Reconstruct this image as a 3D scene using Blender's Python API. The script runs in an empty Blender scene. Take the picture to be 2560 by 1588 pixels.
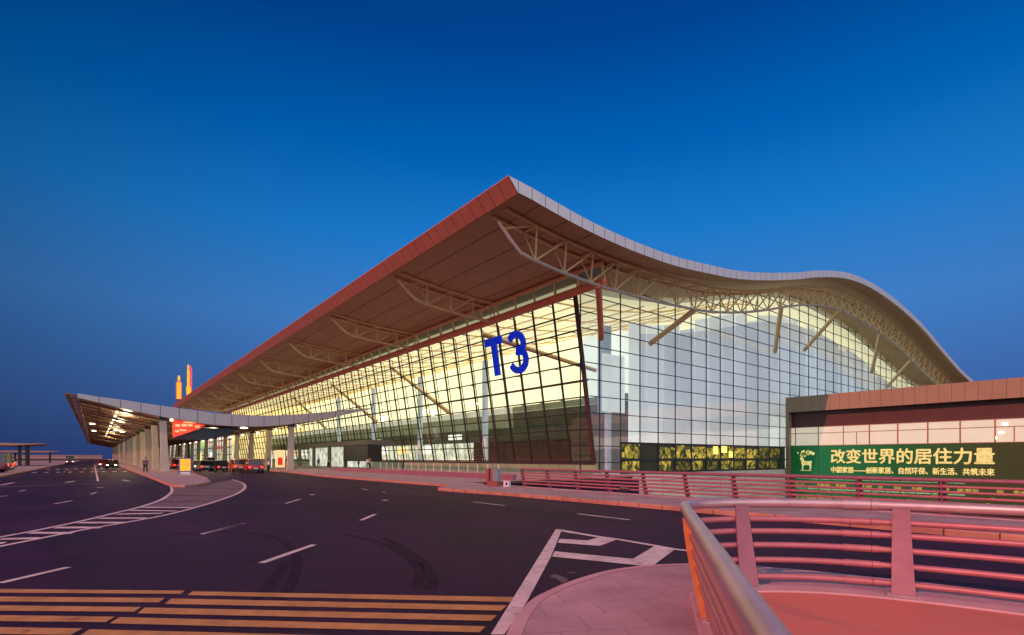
import bpy, bmesh, math, random
from mathutils import Vector, Matrix
random.seed(7)
sc = bpy.context.scene
R = math.radians
# ------------------------------------------------------------------ camera
# world axes: +Y runs along the terminal kerbside (away), +X across it; camera stands at the origin
FX, FY = 0.6200, 0.7846            # view direction in the ground plane
FPX, CX, HY, CH = 1319.0, 1280.0, 1145.0, 1.85
cam_d = bpy.data.cameras.new('camera')
cam = bpy.data.objects.new('camera', cam_d)
sc.collection.objects.link(cam)
cam_d.sensor_width = 36.0
cam_d.lens = FPX / 2560 * 36
cam_d.shift_y = (HY - 794) / 2560
cam_d.clip_end = 6000
cam_d.clip_start = 0.05
cam.location = (0, 0, CH)
cam.rotation_euler = (R(90), 0, -math.atan2(FX, FY))
sc.camera = cam
# ------------------------------------------------------------------ world
SUN_AZ = Vector((-0.985, -0.17))     # direction of the red sun lamp that stands in for street lamps
SUN_EL = R(31)
w = bpy.data.worlds.new('World'); sc.world = w; w.use_nodes = True
nt = w.node_tree; nt.nodes.clear()
def N(t, **k):
    n = nt.nodes.new(t)
    for a, b in k.items(): setattr(n, a, b)
    return n
def L(a, b): nt.links.new(a, b)
wo = N('ShaderNodeOutputWorld'); bg = N('ShaderNodeBackground')
tc = N('ShaderNodeTexCoord'); sep = N('ShaderNodeSeparateXYZ')
L(tc.outputs['Generated'], sep.inputs[0])
ramp = N('ShaderNodeValToRGB')
cr = ramp.color_ramp
cr.elements[0].position = 0.0; cr.elements[0].color = (0.034, 0.064, 0.235, 1)
cr.elements[1].position = 1.0; cr.elements[1].color = (0.0, 0.018, 0.10, 1)
for p, c in ((0.10, (0.046, 0.118, 0.335, 1)), (0.24, (0.046, 0.185, 0.490, 1)), (0.38, (0.010, 0.170, 0.515, 1)),
             (0.50, (0.0, 0.106, 0.400, 1)), (0.62, (0.0, 0.052, 0.255, 1)), (0.76, (0.0, 0.030, 0.17, 1))):
    e = cr.elements.new(p); e.color = c
L(sep.outputs['Z'], ramp.inputs[0])
def vdot(v):
    n = N('ShaderNodeVectorMath', operation='DOT_PRODUCT'); n.inputs[1].default_value = v
    L(tc.outputs['Generated'], n.inputs[0]); return n.outputs['Value']
def mapr(s, a, b, c, d):
    n = N('ShaderNodeMapRange'); n.interpolation_type = 'SMOOTHSTEP'
    for i, v in enumerate((a, b, c, d)): n.inputs[1 + i].default_value = v
    L(s, n.inputs[0]); return n.outputs[0]
g0 = Vector((0.775, 0.58, 0.28)).normalized()
glow = mapr(vdot(g0), 0.30, 0.985, 0.42, 1.10)
m1 = N('ShaderNodeMix', data_type='RGBA', blend_type='MULTIPLY'); m1.inputs[0].default_value = 1
L(ramp.outputs[0], m1.inputs[6]); L(glow, m1.inputs[7])
# the bright afterglow behind the photographer
back = mapr(vdot(Vector((-0.42, -0.88, 0.18)).normalized()), 0.15, 0.95, 0.0, 1.0)
m2 = N('ShaderNodeMix', data_type='RGBA', blend_type='ADD'); m2.inputs[0].default_value = 1
m3 = N('ShaderNodeMix', data_type='RGBA', blend_type='MULTIPLY'); m3.inputs[0].default_value = 1
m3.inputs[6].default_value = (1.02, 1.03, 1.06, 1); L(back, m3.inputs[7])
L(m1.outputs[2], m2.inputs[6]); L(m3.outputs[2], m2.inputs[7])
sky = N('ShaderNodeTexSky'); sky.sky_type = 'NISHITA'; sky.sun_disc = False
sky.sun_elevation = SUN_EL; sky.sun_rotation = math.atan2(SUN_AZ.x, SUN_AZ.y)
tint = N('ShaderNodeMix', data_type='RGBA', blend_type='MULTIPLY'); tint.inputs[0].default_value = 1
tint.inputs[7].default_value = (0.0, 0.0006, 0.0030, 1)
L(sky.outputs[0], tint.inputs[6])
m4 = N('ShaderNodeMix', data_type='RGBA', blend_type='ADD'); m4.inputs[0].default_value = 1
L(m2.outputs[2], m4.inputs[6]); L(tint.outputs[2], m4.inputs[7])
L(m4.outputs[2], bg.inputs[0]); bg.inputs[1].default_value = 1.0
L(bg.outputs[0], wo.inputs[0])
# ------------------------------------------------------------------ sun
sd = bpy.data.lights.new('sun', 'SUN'); sd.energy = 3.3; sd.angle = R(0.6); sd.color = (1.0, 0.285, 0.205)
so = bpy.data.objects.new('sun', sd); sc.collection.objects.link(so)
az = SUN_AZ.normalized()
to_sun = Vector((az.x * math.cos(SUN_EL), az.y * math.cos(SUN_EL), math.sin(SUN_EL)))
so.rotation_euler = to_sun.to_track_quat('Z', 'Y').to_euler()
so.location = to_sun * 100
sc.view_settings.view_transform = 'Standard'; sc.view_settings.look = 'None'
sc.view_settings.gamma = 1; sc.view_settings.exposure = 0.0
sc.view_settings.use_curve_mapping = False
sc.cycles.use_denoising = True
sc.cycles.max_bounces = 8; sc.cycles.diffuse_bounces = 3; sc.cycles.glossy_bounces = 3
sc.cycles.transparent_max_bounces = 12; sc.cycles.caustics_reflective = False; sc.cycles.caustics_refractive = False
sc.cycles.sample_clamp_indirect = 4

# ------------------------------------------------------------------ materials
MATS = {}
def mat(name, col, rough=0.6, metal=0.0, var=0.12, scale=1.5, bump=0.0, emit=0.0, ecol=None, bscale=None, rvar=0.0, stretch=None, spec=None, wear=None):
    m = bpy.data.materials.new(name); m.use_nodes = True
    t = m.node_tree; b = t.nodes['Principled BSDF']
    tcn = t.nodes.new('ShaderNodeTexCoord'); src = tcn.outputs['Object']
    if stretch:
        mp = t.nodes.new('ShaderNodeMapping'); mp.inputs['Scale'].default_value = stretch
        t.links.new(src, mp.inputs[0]); src = mp.outputs[0]
    nz = t.nodes.new('ShaderNodeTexNoise'); nz.inputs['Scale'].default_value = scale; nz.inputs['Detail'].default_value = 6
    nz.inputs['Roughness'].default_value = 0.62
    t.links.new(src, nz.inputs['Vector'])
    rp = t.nodes.new('ShaderNodeValToRGB')
    lo = [max(0, c * (1 - var)) for c in col]; hi = [min(1, c * (1 + var)) for c in col]
    rp.color_ramp.elements[0].position = 0.32; rp.color_ramp.elements[0].color = (*lo, 1)
    rp.color_ramp.elements[1].position = 0.68; rp.color_ramp.elements[1].color = (*hi, 1)
    t.links.new(nz.outputs['Fac'], rp.inputs[0]); t.links.new(rp.outputs[0], b.inputs['Base Color'])
    b.inputs['Roughness'].default_value = rough; b.inputs['Metallic'].default_value = metal
    if spec is not None: b.inputs['Specular IOR Level'].default_value = spec
    if rvar:
        mr = t.nodes.new('ShaderNodeMapRange'); mr.inputs[3].default_value = rough - rvar; mr.inputs[4].default_value = rough + rvar
        t.links.new(nz.outputs['Fac'], mr.inputs[0]); t.links.new(mr.outputs[0], b.inputs['Roughness'])
    if bump:
        n2 = t.nodes.new('ShaderNodeTexNoise'); n2.inputs['Scale'].default_value = bscale or scale * 20; n2.inputs['Detail'].default_value = 4
        t.links.new(src, n2.inputs['Vector'])
        bp = t.nodes.new('ShaderNodeBump'); bp.inputs['Strength'].default_value = bump; bp.inputs['Distance'].default_value = 0.02
        t.links.new(n2.outputs['Fac'], bp.inputs['Height']); t.links.new(bp.outputs[0], b.inputs['Normal'])
    if emit:
        ec = ecol or col
        rp2 = t.nodes.new('ShaderNodeValToRGB')
        rp2.color_ramp.elements[0].position = 0.3; rp2.color_ramp.elements[0].color = (*[c * (1 - var) for c in ec], 1)
        rp2.color_ramp.elements[1].position = 0.7; rp2.color_ramp.elements[1].color = (*[min(1, c * (1 + var)) for c in ec], 1)
        t.links.new(nz.outputs['Fac'], rp2.inputs[0]); t.links.new(rp2.outputs[0], b.inputs['Emission Color'])
        b.inputs['Emission Strength'].default_value = emit
    if wear:
        n3 = t.nodes.new('ShaderNodeTexNoise'); n3.inputs['Scale'].default_value = wear[3]; n3.inputs['Detail'].default_value = 9; n3.inputs['Roughness'].default_value = 0.7
        t.links.new(src, n3.inputs['Vector'])
        r3 = t.nodes.new('ShaderNodeMapRange'); r3.inputs[1].default_value = wear[4]; r3.inputs[2].default_value = wear[4] + 0.10
        t.links.new(n3.outputs['Fac'], r3.inputs[0])
        mx3 = t.nodes.new('ShaderNodeMix'); mx3.data_type = 'RGBA'; mx3.inputs[7].default_value = (*wear[:3], 1)
        t.links.new(r3.outputs[0], mx3.inputs[0]); t.links.new(rp.outputs[0], mx3.inputs[6]); t.links.new(mx3.outputs[2], b.inputs['Base Color'])
    MATS[name] = m; m['p'] = 1
    return m
def glass(name, tintc, refl=0.12, diff=None, dfac=0.0, rough=0.03, graze=0.5):
    """glass sheet: tinted see-through + Fresnel-like mirror (+ a share of pale frit)"""
    m = bpy.data.materials.new(name); m.use_nodes = True; t = m.node_tree; t.nodes.clear()
    o = t.nodes.new('ShaderNodeOutputMaterial'); tr = t.nodes.new('ShaderNodeBsdfTransparent'); gl = t.nodes.new('ShaderNodeBsdfGlossy')
    tr.inputs[0].default_value = (*tintc, 1); gl.inputs['Roughness'].default_value = rough; gl.inputs[0].default_value = (0.9, 0.93, 0.95, 1)
    lw = t.nodes.new('ShaderNodeLayerWeight'); lw.inputs[0].default_value = 0.25
    mr = t.nodes.new('ShaderNodeMapRange'); mr.inputs[3].default_value = refl; mr.inputs[4].default_value = min(1, refl + graze)
    t.links.new(lw.outputs['Facing'], mr.inputs[0])
    # a very slight waviness of the panes
    tcn = t.nodes.new('ShaderNodeTexCoord'); nz = t.nodes.new('ShaderNodeTexNoise'); nz.inputs['Scale'].default_value = 0.35
    t.links.new(tcn.outputs['Object'], nz.inputs['Vector'])
    bp = t.nodes.new('ShaderNodeBump'); bp.inputs['Strength'].default_value = 0.12; bp.inputs['Distance'].default_value = 0.2
    t.links.new(nz.outputs['Fac'], bp.inputs['Height']); t.links.new(bp.outputs[0], gl.inputs['Normal'])
    base = tr.outputs[0]
    if diff:
        d = t.nodes.new('ShaderNodeBsdfDiffuse'); d.inputs[0].default_value = (*diff, 1)
        mx0 = t.nodes.new('ShaderNodeMixShader'); mx0.inputs[0].default_value = dfac
        t.links.new(tr.outputs[0], mx0.inputs[1]); t.links.new(d.outputs[0], mx0.inputs[2]); base = mx0.outputs[0]
    mx = t.nodes.new('ShaderNodeMixShader')
    t.links.new(mr.outputs[0], mx.inputs[0]); t.links.new(base, mx.inputs[1]); t.links.new(gl.outputs[0], mx.inputs[2])
    t.links.new(mx.outputs[0], o.inputs[0]); MATS[name] = m
    return m
def bricks(name, c1, c2, cm, scale, bw, rh, rough=0.75, mortar=0.012, swap=False, rot=0.0):
    m = mat(name, c1, rough, 0, 0.15, 0.8, 0.25, bscale=40)
    t = m.node_tree; b = t.nodes['Principled BSDF']
    tcn = t.nodes.new('ShaderNodeTexCoord'); mp = t.nodes.new('ShaderNodeMapping'); mp.inputs['Rotation'].default_value = (0, 0, rot)
    t.links.new(tcn.outputs['Object'], mp.inputs[0])
    br = t.nodes.new('ShaderNodeTexBrick'); br.inputs['Scale'].default_value = scale
    br.inputs['Color1'].default_value = (*c1, 1); br.inputs['Color2'].default_value = (*c2, 1); br.inputs['Mortar'].default_value = (*cm, 1)
    br.inputs['Mortar Size'].default_value = mortar; br.inputs['Brick Width'].default_value = bw; br.inputs['Row Height'].default_value = rh
    br.inputs['Mortar Smooth'].default_value = 0.3
    t.links.new(mp.outputs[0], br.inputs['Vector'])
    mx = t.nodes.new('ShaderNodeMix'); mx.data_type = 'RGBA'; mx.blend_type = 'MULTIPLY'; mx.inputs[0].default_value = 0.7
    nz = [n for n in t.nodes if n.type == 'VALTORGB'][0]
    nz.color_ramp.elements[0].color = (0.50, 0.48, 0.50, 1); nz.color_ramp.elements[1].color = (1, 1, 1, 1)
    t.links.new(br.outputs[0], mx.inputs[6]); t.links.new(nz.outputs[0], mx.inputs[7]); t.links.new(mx.outputs[2], b.inputs['Base Color'])
    return m
M = MATS
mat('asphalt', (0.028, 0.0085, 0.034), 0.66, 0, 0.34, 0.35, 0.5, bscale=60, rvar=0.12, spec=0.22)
def road_detail():
    m = MATS['asphalt']; t = m.node_tree; b = t.nodes['Principled BSDF']; src = b.inputs['Base Color'].links[0].from_socket
    tcn = t.nodes.new('ShaderNodeTexCoord'); obj = tcn.outputs['Object']
    def mul(sock, fac):
        q = t.nodes.new('ShaderNodeMix'); q.data_type = 'RGBA'; q.blend_type = 'MULTIPLY'; q.inputs[0].default_value = 1
        t.links.new(sock, q.inputs[6]); t.links.new(fac, q.inputs[7]); return q.outputs[2]
    def rng(sock, a, b_, c, d):
        q = t.nodes.new('ShaderNodeMapRange'); 
        for i, v in enumerate((a, b_, c, d)): q.inputs[1 + i].default_value = v
        t.links.new(sock, q.inputs[0]); return q.outputs[0]
    mp = t.nodes.new('ShaderNodeMapping'); mp.inputs['Rotation'].default_value = (0, 0, 0.12); mp.inputs['Scale'].default_value = (0.9, 0.05, 1); t.links.new(obj, mp.inputs[0])
    n1 = t.nodes.new('ShaderNodeTexNoise'); n1.inputs['Scale'].default_value = 0.7; n1.inputs['Detail'].default_value = 5; t.links.new(mp.outputs[0], n1.inputs['Vector'])
    c = mul(src, rng(n1.outputs['Fac'], .3, .7, .72, 1.28))
    n2 = t.nodes.new('ShaderNodeTexNoise'); n2.inputs['Scale'].default_value = 0.09; n2.inputs['Detail'].default_value = 6; t.links.new(obj, n2.inputs['Vector'])
    c = mul(c, rng(n2.outputs['Fac'], .35, .65, .75, 1.2))
    wv = t.nodes.new('ShaderNodeTexNoise'); wv.inputs['Scale'].default_value = 0.9; wv.inputs['Detail'].default_value = 4; t.links.new(obj, wv.inputs['Vector'])
    ad = t.nodes.new('ShaderNodeMix'); ad.data_type = 'RGBA'; ad.blend_type = 'ADD'; ad.inputs[0].default_value = 1.4; t.links.new(obj, ad.inputs[6]); t.links.new(wv.outputs['Color'], ad.inputs[7])
    vo = t.nodes.new('ShaderNodeTexVoronoi'); vo.feature = 'DISTANCE_TO_EDGE'; vo.inputs['Scale'].default_value = 0.13; t.links.new(ad.outputs[2], vo.inputs['Vector'])
    c = mul(c, rng(vo.outputs['Distance'], .0, .006, .42, 1.0))
    t.links.new(c, b.inputs['Base Color'])
road_detail()
mat('ground_soil', (0.10, 0.09, 0.07), 0.9, 0, 0.3, 0.05, 0.3)
mat('paint_white', (0.58, 0.53, 0.55), 0.7, 0, 0.22, 2.2, 0.3, bscale=70, wear=(.10, .07, .10, 5.0, .58))
mat('paint_yellow', (0.45, 0.25, 0.085), 0.7, 0, 0.22, 2.5, 0.35, bscale=70, wear=(.11, .055, .05, 4.0, .60))
mat('skid', (0.015, 0.0065, 0.018), 0.75, 0, 0.3, 3, 0.3, bscale=70, spec=0.2, wear=(.025, .0092, .028, 1.6, .50))
bricks('paving', (0.57, 0.38, 0.43), (0.50, 0.33, 0.38), (0.27, 0.19, 0.22), 1.0, 0.66, 0.5, mortar=0.006, rot=0.5)
bricks('sidewalk_paving', (0.40, 0.33, 0.37), (0.36, 0.30, 0.34), (0.2, 0.16, 0.18), 1.0, 0.6, 0.6, mortar=0.01)
mat('gore_concrete', (0.125, 0.10, 0.125), 0.8, 0, 0.2, 0.8, 0.3, bscale=40)
bricks('kerb_stone', (0.58, 0.28, 0.20), (0.50, 0.24, 0.18), (0.12, 0.06, 0.05), 1.0, 1.0, 60.0, mortar=0.02, rot=math.pi / 2)
mat('plinth', (0.50, 0.31, 0.35), 0.7, 0, 0.15, 1.0, 0.2, bscale=30)
mat('lamp_tint_deck', (0.60, 0.18, 0.13), 0.5, 0, 0.16, 0.9, 0.15, bscale=30, rvar=0.1, stretch=(1, 0.25, 1), wear=(.46, .15, .125, .9, .50))  # floor colour carries the orange lamp light, with worn blotches
mat('rail_steel', (0.54, 0.40, 0.43), 0.32, 0.5, 0.14, 3, 0.05, bscale=20, rvar=0.07)
mat('rail_bar', (0.42, 0.16, 0.19), 0.42, 0.15, 0.12, 3, 0.05, bscale=20)
mat('rail_sodium_tint', (0.54, 0.19, 0.06), 0.5, 0.1, 0.12, 3, 0.05, bscale=20)  # orange sodium light on the post webs painted in as colour
mat('rail_paint', (0.28, 0.12, 0.165), 0.45, 0.1, 0.12, 3, 0.05, bscale=20)
mat('dark_joint', (0.05, 0.035, 0.035), 0.7, 0, 0.1)
mat('roof_metal', (0.34, 0.35, 0.38), 0.45, 0.5, 0.08, 0.5)
mat('fascia_grey', (0.70, 0.73, 0.76), 0.42, 0.2, 0.05, 0.8, rvar=0.05)
mat('fascia_red', (0.50, 0.19, 0.125), 0.5, 0.1, 0.08, 0.8)
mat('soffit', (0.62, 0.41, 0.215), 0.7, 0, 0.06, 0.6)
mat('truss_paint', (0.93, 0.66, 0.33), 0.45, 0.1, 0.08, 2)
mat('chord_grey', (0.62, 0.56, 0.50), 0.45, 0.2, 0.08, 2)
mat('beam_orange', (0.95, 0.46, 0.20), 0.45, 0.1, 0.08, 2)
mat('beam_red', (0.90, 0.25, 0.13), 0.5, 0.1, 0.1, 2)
mat('mullion_dark', (0.030, 0.026, 0.024), 0.5, 0.2, 0.1)
mat('mullion_blue', (0.030, 0.045, 0.075), 0.45, 0.3, 0.1)
glass('glass_clear', (0.96, 0.97, 0.90), 0.04, graze=0.12)
glass('glass_end', (0.92, 0.97, 0.96), 0.14, (0.7, 0.76, 0.78), 0.25, graze=0.3)
glass('glass_frit', (0.90, 0.96, 1.0), 0.24, (0.70, 0.74, 0.78), 0.45, rough=0.10, graze=0.25)
mat('lit_ceiling', (0.8, 0.72, 0.5), 0.8, 0, 0.10, 0.25, emit=0.98, ecol=(1.0, 0.87, 0.55), stretch=(0.3, 3, 1))
mat('lit_wall_cream', (0.8, 0.75, 0.55), 0.8, 0, 0.10, 0.2, emit=0.98, ecol=(1.0, 0.90, 0.62))
mat('lit_wall_green', (0.5, 0.55, 0.4), 0.8, 0, 0.72, 0.9, emit=0.85, ecol=(0.80, 0.90, 0.52))
mat('lit_warm_end', (0.8, 0.6, 0.3), 0.8, 0, 0.35, 0.3, emit=1.0, ecol=(1.0, 0.66, 0.30))
mat('glow_blind', (0.7, 0.75, 0.8), 0.8, 0, 0.17, 0.16, emit=0.92, ecol=(0.86, 0.87, 0.78), stretch=(1, 1, 0.6))
mat('lit_wall_pale', (0.7, 0.75, 0.75), 0.8, 0, 0.14, 0.12, emit=0.85, ecol=(0.84, 0.95, 0.88), stretch=(1, 1, 0.4))
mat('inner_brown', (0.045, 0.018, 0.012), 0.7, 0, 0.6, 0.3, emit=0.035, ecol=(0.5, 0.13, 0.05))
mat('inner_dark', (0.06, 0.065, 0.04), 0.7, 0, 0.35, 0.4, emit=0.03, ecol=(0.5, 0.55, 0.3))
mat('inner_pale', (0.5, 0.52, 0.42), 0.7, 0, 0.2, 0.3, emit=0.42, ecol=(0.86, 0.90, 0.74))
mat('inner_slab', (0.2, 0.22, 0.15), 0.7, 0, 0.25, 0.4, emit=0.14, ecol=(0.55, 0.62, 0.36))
def blind_vary():
    m = MATS['glow_blind']; t = m.node_tree; b = t.nodes['Principled BSDF']
    oi = t.nodes.new('ShaderNodeObjectInfo'); mr = t.nodes.new('ShaderNodeMapRange'); mr.inputs[3].default_value = .74; mr.inputs[4].default_value = 1.0
    t.links.new(oi.outputs['Random'], mr.inputs[0]); t.links.new(mr.outputs[0], b.inputs['Emission Strength'])
blind_vary()
mat('inner_column', (0.5, 0.56, 0.62), 0.6, 0, 0.08, 0.5, emit=0.30, ecol=(0.5, 0.65, 0.8))
mat('inner_floor', (0.35, 0.33, 0.30), 0.3, 0, 0.1, 0.5)
mat('cream_panel', (0.72, 0.62, 0.54), 0.6, 0, 0.05, 0.6)
mat('shop_dark', (0.035, 0.045, 0.03), 0.4, 0, 0.2, 1)
mat('shop_yellow', (0.6, 0.45, 0.08), 0.6, 0, 0.85, 3.0, emit=0.7, ecol=(0.95, 0.68, 0.10))
mat('shop_glow', (0.9, 0.7, 0.2), 0.6, 0, 0.2, 1.2, emit=1.5, ecol=(1.0, 0.68, 0.12))
mat('sodium_tint_panel', (0.30, 0.215, 0.145), 0.55, 0.05, 0.06, 0.4)  # orange of the sodium light put into the fascia colour
mat('band_brown', (0.075, 0.026, 0.023), 0.5, 0, 0.1, 0.4)
mat('blind_cream', (0.32, 0.32, 0.28), 0.6, 0, 0.05, 0.4, emit=0.50, ecol=(0.96, 0.86, 0.62))
mat('frame_red', (0.34, 0.14, 0.11), 0.5, 0, 0.1, 1)
def mosaic(name, k):
    m = mat(name, (.02, .025, .015), .5); t = m.node_tree; b = t.nodes['Principled BSDF']
    tcn = t.nodes.new('ShaderNodeTexCoord'); nz = t.nodes.new('ShaderNodeTexNoise'); nz.inputs['Scale'].default_value = 2.5; nz.inputs['Detail'].default_value = 5; nz.inputs['Roughness'].default_value = .7
    vo = t.nodes.new('ShaderNodeTexVoronoi'); vo.distance = 'CHEBYCHEV'; vo.inputs['Scale'].default_value = 2.6; sp_ = t.nodes.new('ShaderNodeSeparateColor')
    t.links.new(tcn.outputs['Object'], vo.inputs['Vector']); t.links.new(tcn.outputs['Object'], nz.inputs['Vector']); t.links.new(vo.outputs['Color'], sp_.inputs[0])
    mu = t.nodes.new('ShaderNodeMath'); mu.operation = 'ADD'; t.links.new(sp_.outputs[0], mu.inputs[0]); t.links.new(nz.outputs['Fac'], mu.inputs[1])
    hf = t.nodes.new('ShaderNodeMath'); hf.operation = 'MULTIPLY'; hf.inputs[1].default_value = .5; t.links.new(mu.outputs[0], hf.inputs[0])
    rp = t.nodes.new('ShaderNodeValToRGB'); e = rp.color_ramp.elements
    e[0].position = .30; e[0].color = (.010, .018, .006, 1); e[1].position = .78; e[1].color = (.95, .66, .10, 1)
    for p, c in ((.42, (.07, .075, .012, 1)), (.52, (.26, .21, .022, 1)), (.66, (.56, .38, .04, 1))): q = e.new(p); q.color = c
    t.links.new(hf.outputs[0], rp.inputs[0]); t.links.new(rp.outputs[0], b.inputs['Emission Color']); b.inputs['Emission Strength'].default_value = k
mosaic('shop_mosaic', .85); mosaic('shop_mosaic_dim', .3)
mat('ad_green', (0.010, 0.10, 0.040), 0.35, 0, 0.35, 0.12, emit=0.045, ecol=(0.02, 0.5, 0.16), stretch=(1, 1, 0.6))
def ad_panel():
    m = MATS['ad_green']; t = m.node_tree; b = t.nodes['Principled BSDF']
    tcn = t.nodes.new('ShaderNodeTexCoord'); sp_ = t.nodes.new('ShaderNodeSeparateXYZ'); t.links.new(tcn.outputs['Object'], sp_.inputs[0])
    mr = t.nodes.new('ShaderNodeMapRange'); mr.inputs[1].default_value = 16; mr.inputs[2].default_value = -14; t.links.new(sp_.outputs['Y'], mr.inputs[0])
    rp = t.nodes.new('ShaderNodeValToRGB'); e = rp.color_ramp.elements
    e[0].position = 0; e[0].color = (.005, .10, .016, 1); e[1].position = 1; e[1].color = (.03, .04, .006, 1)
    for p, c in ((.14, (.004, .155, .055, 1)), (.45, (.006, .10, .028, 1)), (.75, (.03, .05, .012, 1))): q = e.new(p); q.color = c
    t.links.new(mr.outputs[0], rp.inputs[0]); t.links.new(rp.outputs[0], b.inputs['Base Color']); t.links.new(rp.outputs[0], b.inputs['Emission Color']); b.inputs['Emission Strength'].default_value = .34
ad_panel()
mat('ad_gold', (0.36, 0.29, 0.08), 0.5, 0, 0.25, 2.2, emit=0.66, ecol=(1.0, 0.78, 0.28))
mat('ad_lime', (0.25, 0.33, 0.06), 0.5, 0, 0.7, 3.2, emit=0.13, ecol=(0.62, 0.75, 0.16))
mat('ad_mint', (0.15, 0.5, 0.25), 0.5, 0, 0.4, 1.8, emit=0.16, ecol=(0.30, 0.85, 0.45))
mat('letter_blue', (0.004, 0.025, 0.42), 0.35, 0, 0.15, 1, emit=0.38, ecol=(0.0, 0.035, 0.80))
mat('canopy_fascia', (0.42, 0.42, 0.46), 0.42, 0.25, 0.05, 0.8)
mat('canopy_soffit', (0.46, 0.30, 0.17), 0.40, 0.1, 0.12, 0.3)
mat('portal_grey', (0.20, 0.18, 0.15), 0.6, 0, 0.1, 0.8)
mat('canopy_edge', (0.22, 0.12, 0.08), 0.5, 0.1, 0.1, 1)
mat('edge_glass_blue', (0.05, 0.16, 0.30), 0.15, 0.3, 0.15, 1)
mat('awning_teal', (0.035, 0.06, 0.085), 0.4, 0.1, 0.2, 0.6)
mat('sign_green', (0.2, 0.5, 0.1), 0.5, 0, 0.3, 1, emit=0.7, ecol=(0.42, 0.85, 0.22))
mat('column_paint', (0.52, 0.46, 0.38), 0.6, 0, 0.07, 0.7)
mat('lamp_white', (1, 1, 0.95), 0.4, 0, 0.02, emit=5, ecol=(1.0, 0.92, 0.66))
mat('lamp_tube', (1, 0.95, 0.7), 0.4, 0, 0.02, emit=4.5, ecol=(1.0, 0.86, 0.50))
mat('led_red', (0.9, 0.05, 0.03), 0.5, 0, 0.6, 1.3, emit=1.5, ecol=(0.95, 0.045, 0.02))
mat('led_hot', (1, 0.5, 0.2), 0.5, 0, 0.3, 1.3, emit=1.6, ecol=(1.0, 0.32, 0.14))
mat('neon_yellow', (0.35, 0.10, 0.0), 0.5, 0, 0.25, 0.9, emit=1.15, ecol=(1.0, 0.42, 0.006))
mat('neon_red', (0.4, 0.02, 0.04), 0.5, 0, 0.2, 0.5, emit=1.1, ecol=(1.0, 0.06, 0.10))
mat('dark_metal', (0.05, 0.045, 0.05), 0.5, 0.4, 0.15, 2)
mat('pale_metal', (0.55, 0.52, 0.48), 0.45, 0.2, 0.08, 2)
mat('blue_frame', (0.08, 0.14, 0.35), 0.45, 0.1, 0.1, 2)
mat('board_orange', (0.9, 0.4, 0.03), 0.5, 0, 0.18, 4, emit=0.85, ecol=(1.0, 0.36, 0.015))
mat('rubber', (0.018, 0.018, 0.02), 0.8, 0, 0.2, 4)
mat('rim_metal', (0.5, 0.5, 0.52), 0.3, 0.8, 0.1, 4)
mat('car_glass', (0.02, 0.025, 0.03), 0.06, 0.0, 0.1, 2, spec=0.8)
mat('head_lamp', (0.9, 0.9, 0.85), 0.15, 0, 0.05, 3, emit=5.0, ecol=(1.0, 0.92, 0.8))
mat('tail_lamp', (0.5, 0.01, 0.01), 0.2, 0, 0.1, 3, emit=2.2, ecol=(1.0, 0.05, 0.03))
mat('plate', (0.7, 0.7, 0.72), 0.4, 0, 0.05, 5)
for nm, c in (('car_red', (0.36, 0.012, 0.03)), ('car_orange', (0.50, 0.15, 0.05)), ('car_silver', (0.55, 0.52, 0.48)), ('car_black', (0.012, 0.012, 0.016)),
              ('car_white', (0.7, 0.68, 0.65)), ('car_maroon', (0.16, 0.03, 0.04)), ('car_tan', (0.36, 0.27, 0.18))):
    mat(nm, c, 0.22, 0.2, 0.06, 2)
for nm, c in (('skin_tone', (0.45, 0.26, 0.18)), ('cloth_purple', (0.16, 0.08, 0.17)), ('cloth_dark', (0.014, 0.012, 0.018)), ('cloth_white', (0.7, 0.68, 0.66)),
              ('cloth_orange', (0.62, 0.19, 0.06)), ('cloth_pink', (0.55, 0.2, 0.25)), ('hair_black', (0.010, 0.008, 0.008)), ('cloth_blue', (0.05, 0.08, 0.2))):
    mat(nm, c, 0.85, 0, 0.15, 8)
mat('shelter_roof', (0.36, 0.20, 0.15), 0.6, 0, 0.1, 0.6)
mat('wall_pink', (0.42, 0.23, 0.23), 0.7, 0, 0.1, 0.4)
mat('barrier_red', (0.30, 0.09, 0.09), 0.55, 0, 0.12, 3)
mat('barrier_grey', (0.22, 0.27, 0.32), 0.6, 0, 0.1, 3)
mat('poster_orange', (0.9, 0.6, 0.35), 0.5, 0, 0.15, 2, emit=0.9, ecol=(1.0, 0.55, 0.25))
mat('poster_red', (0.7, 0.03, 0.02), 0.5, 0, 0.2, 3, emit=0.5, ecol=(0.9, 0.03, 0.02))
mat('poster_white', (0.9, 0.9, 0.88), 0.5, 0, 0.05, 2, emit=0.9, ecol=(1.0, 0.98, 0.92))
mat('red_fascia_sign', (0.6, 0.08, 0.04), 0.5, 0, 0.2, 2, emit=0.5, ecol=(1.0, 0.16, 0.08))

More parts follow.
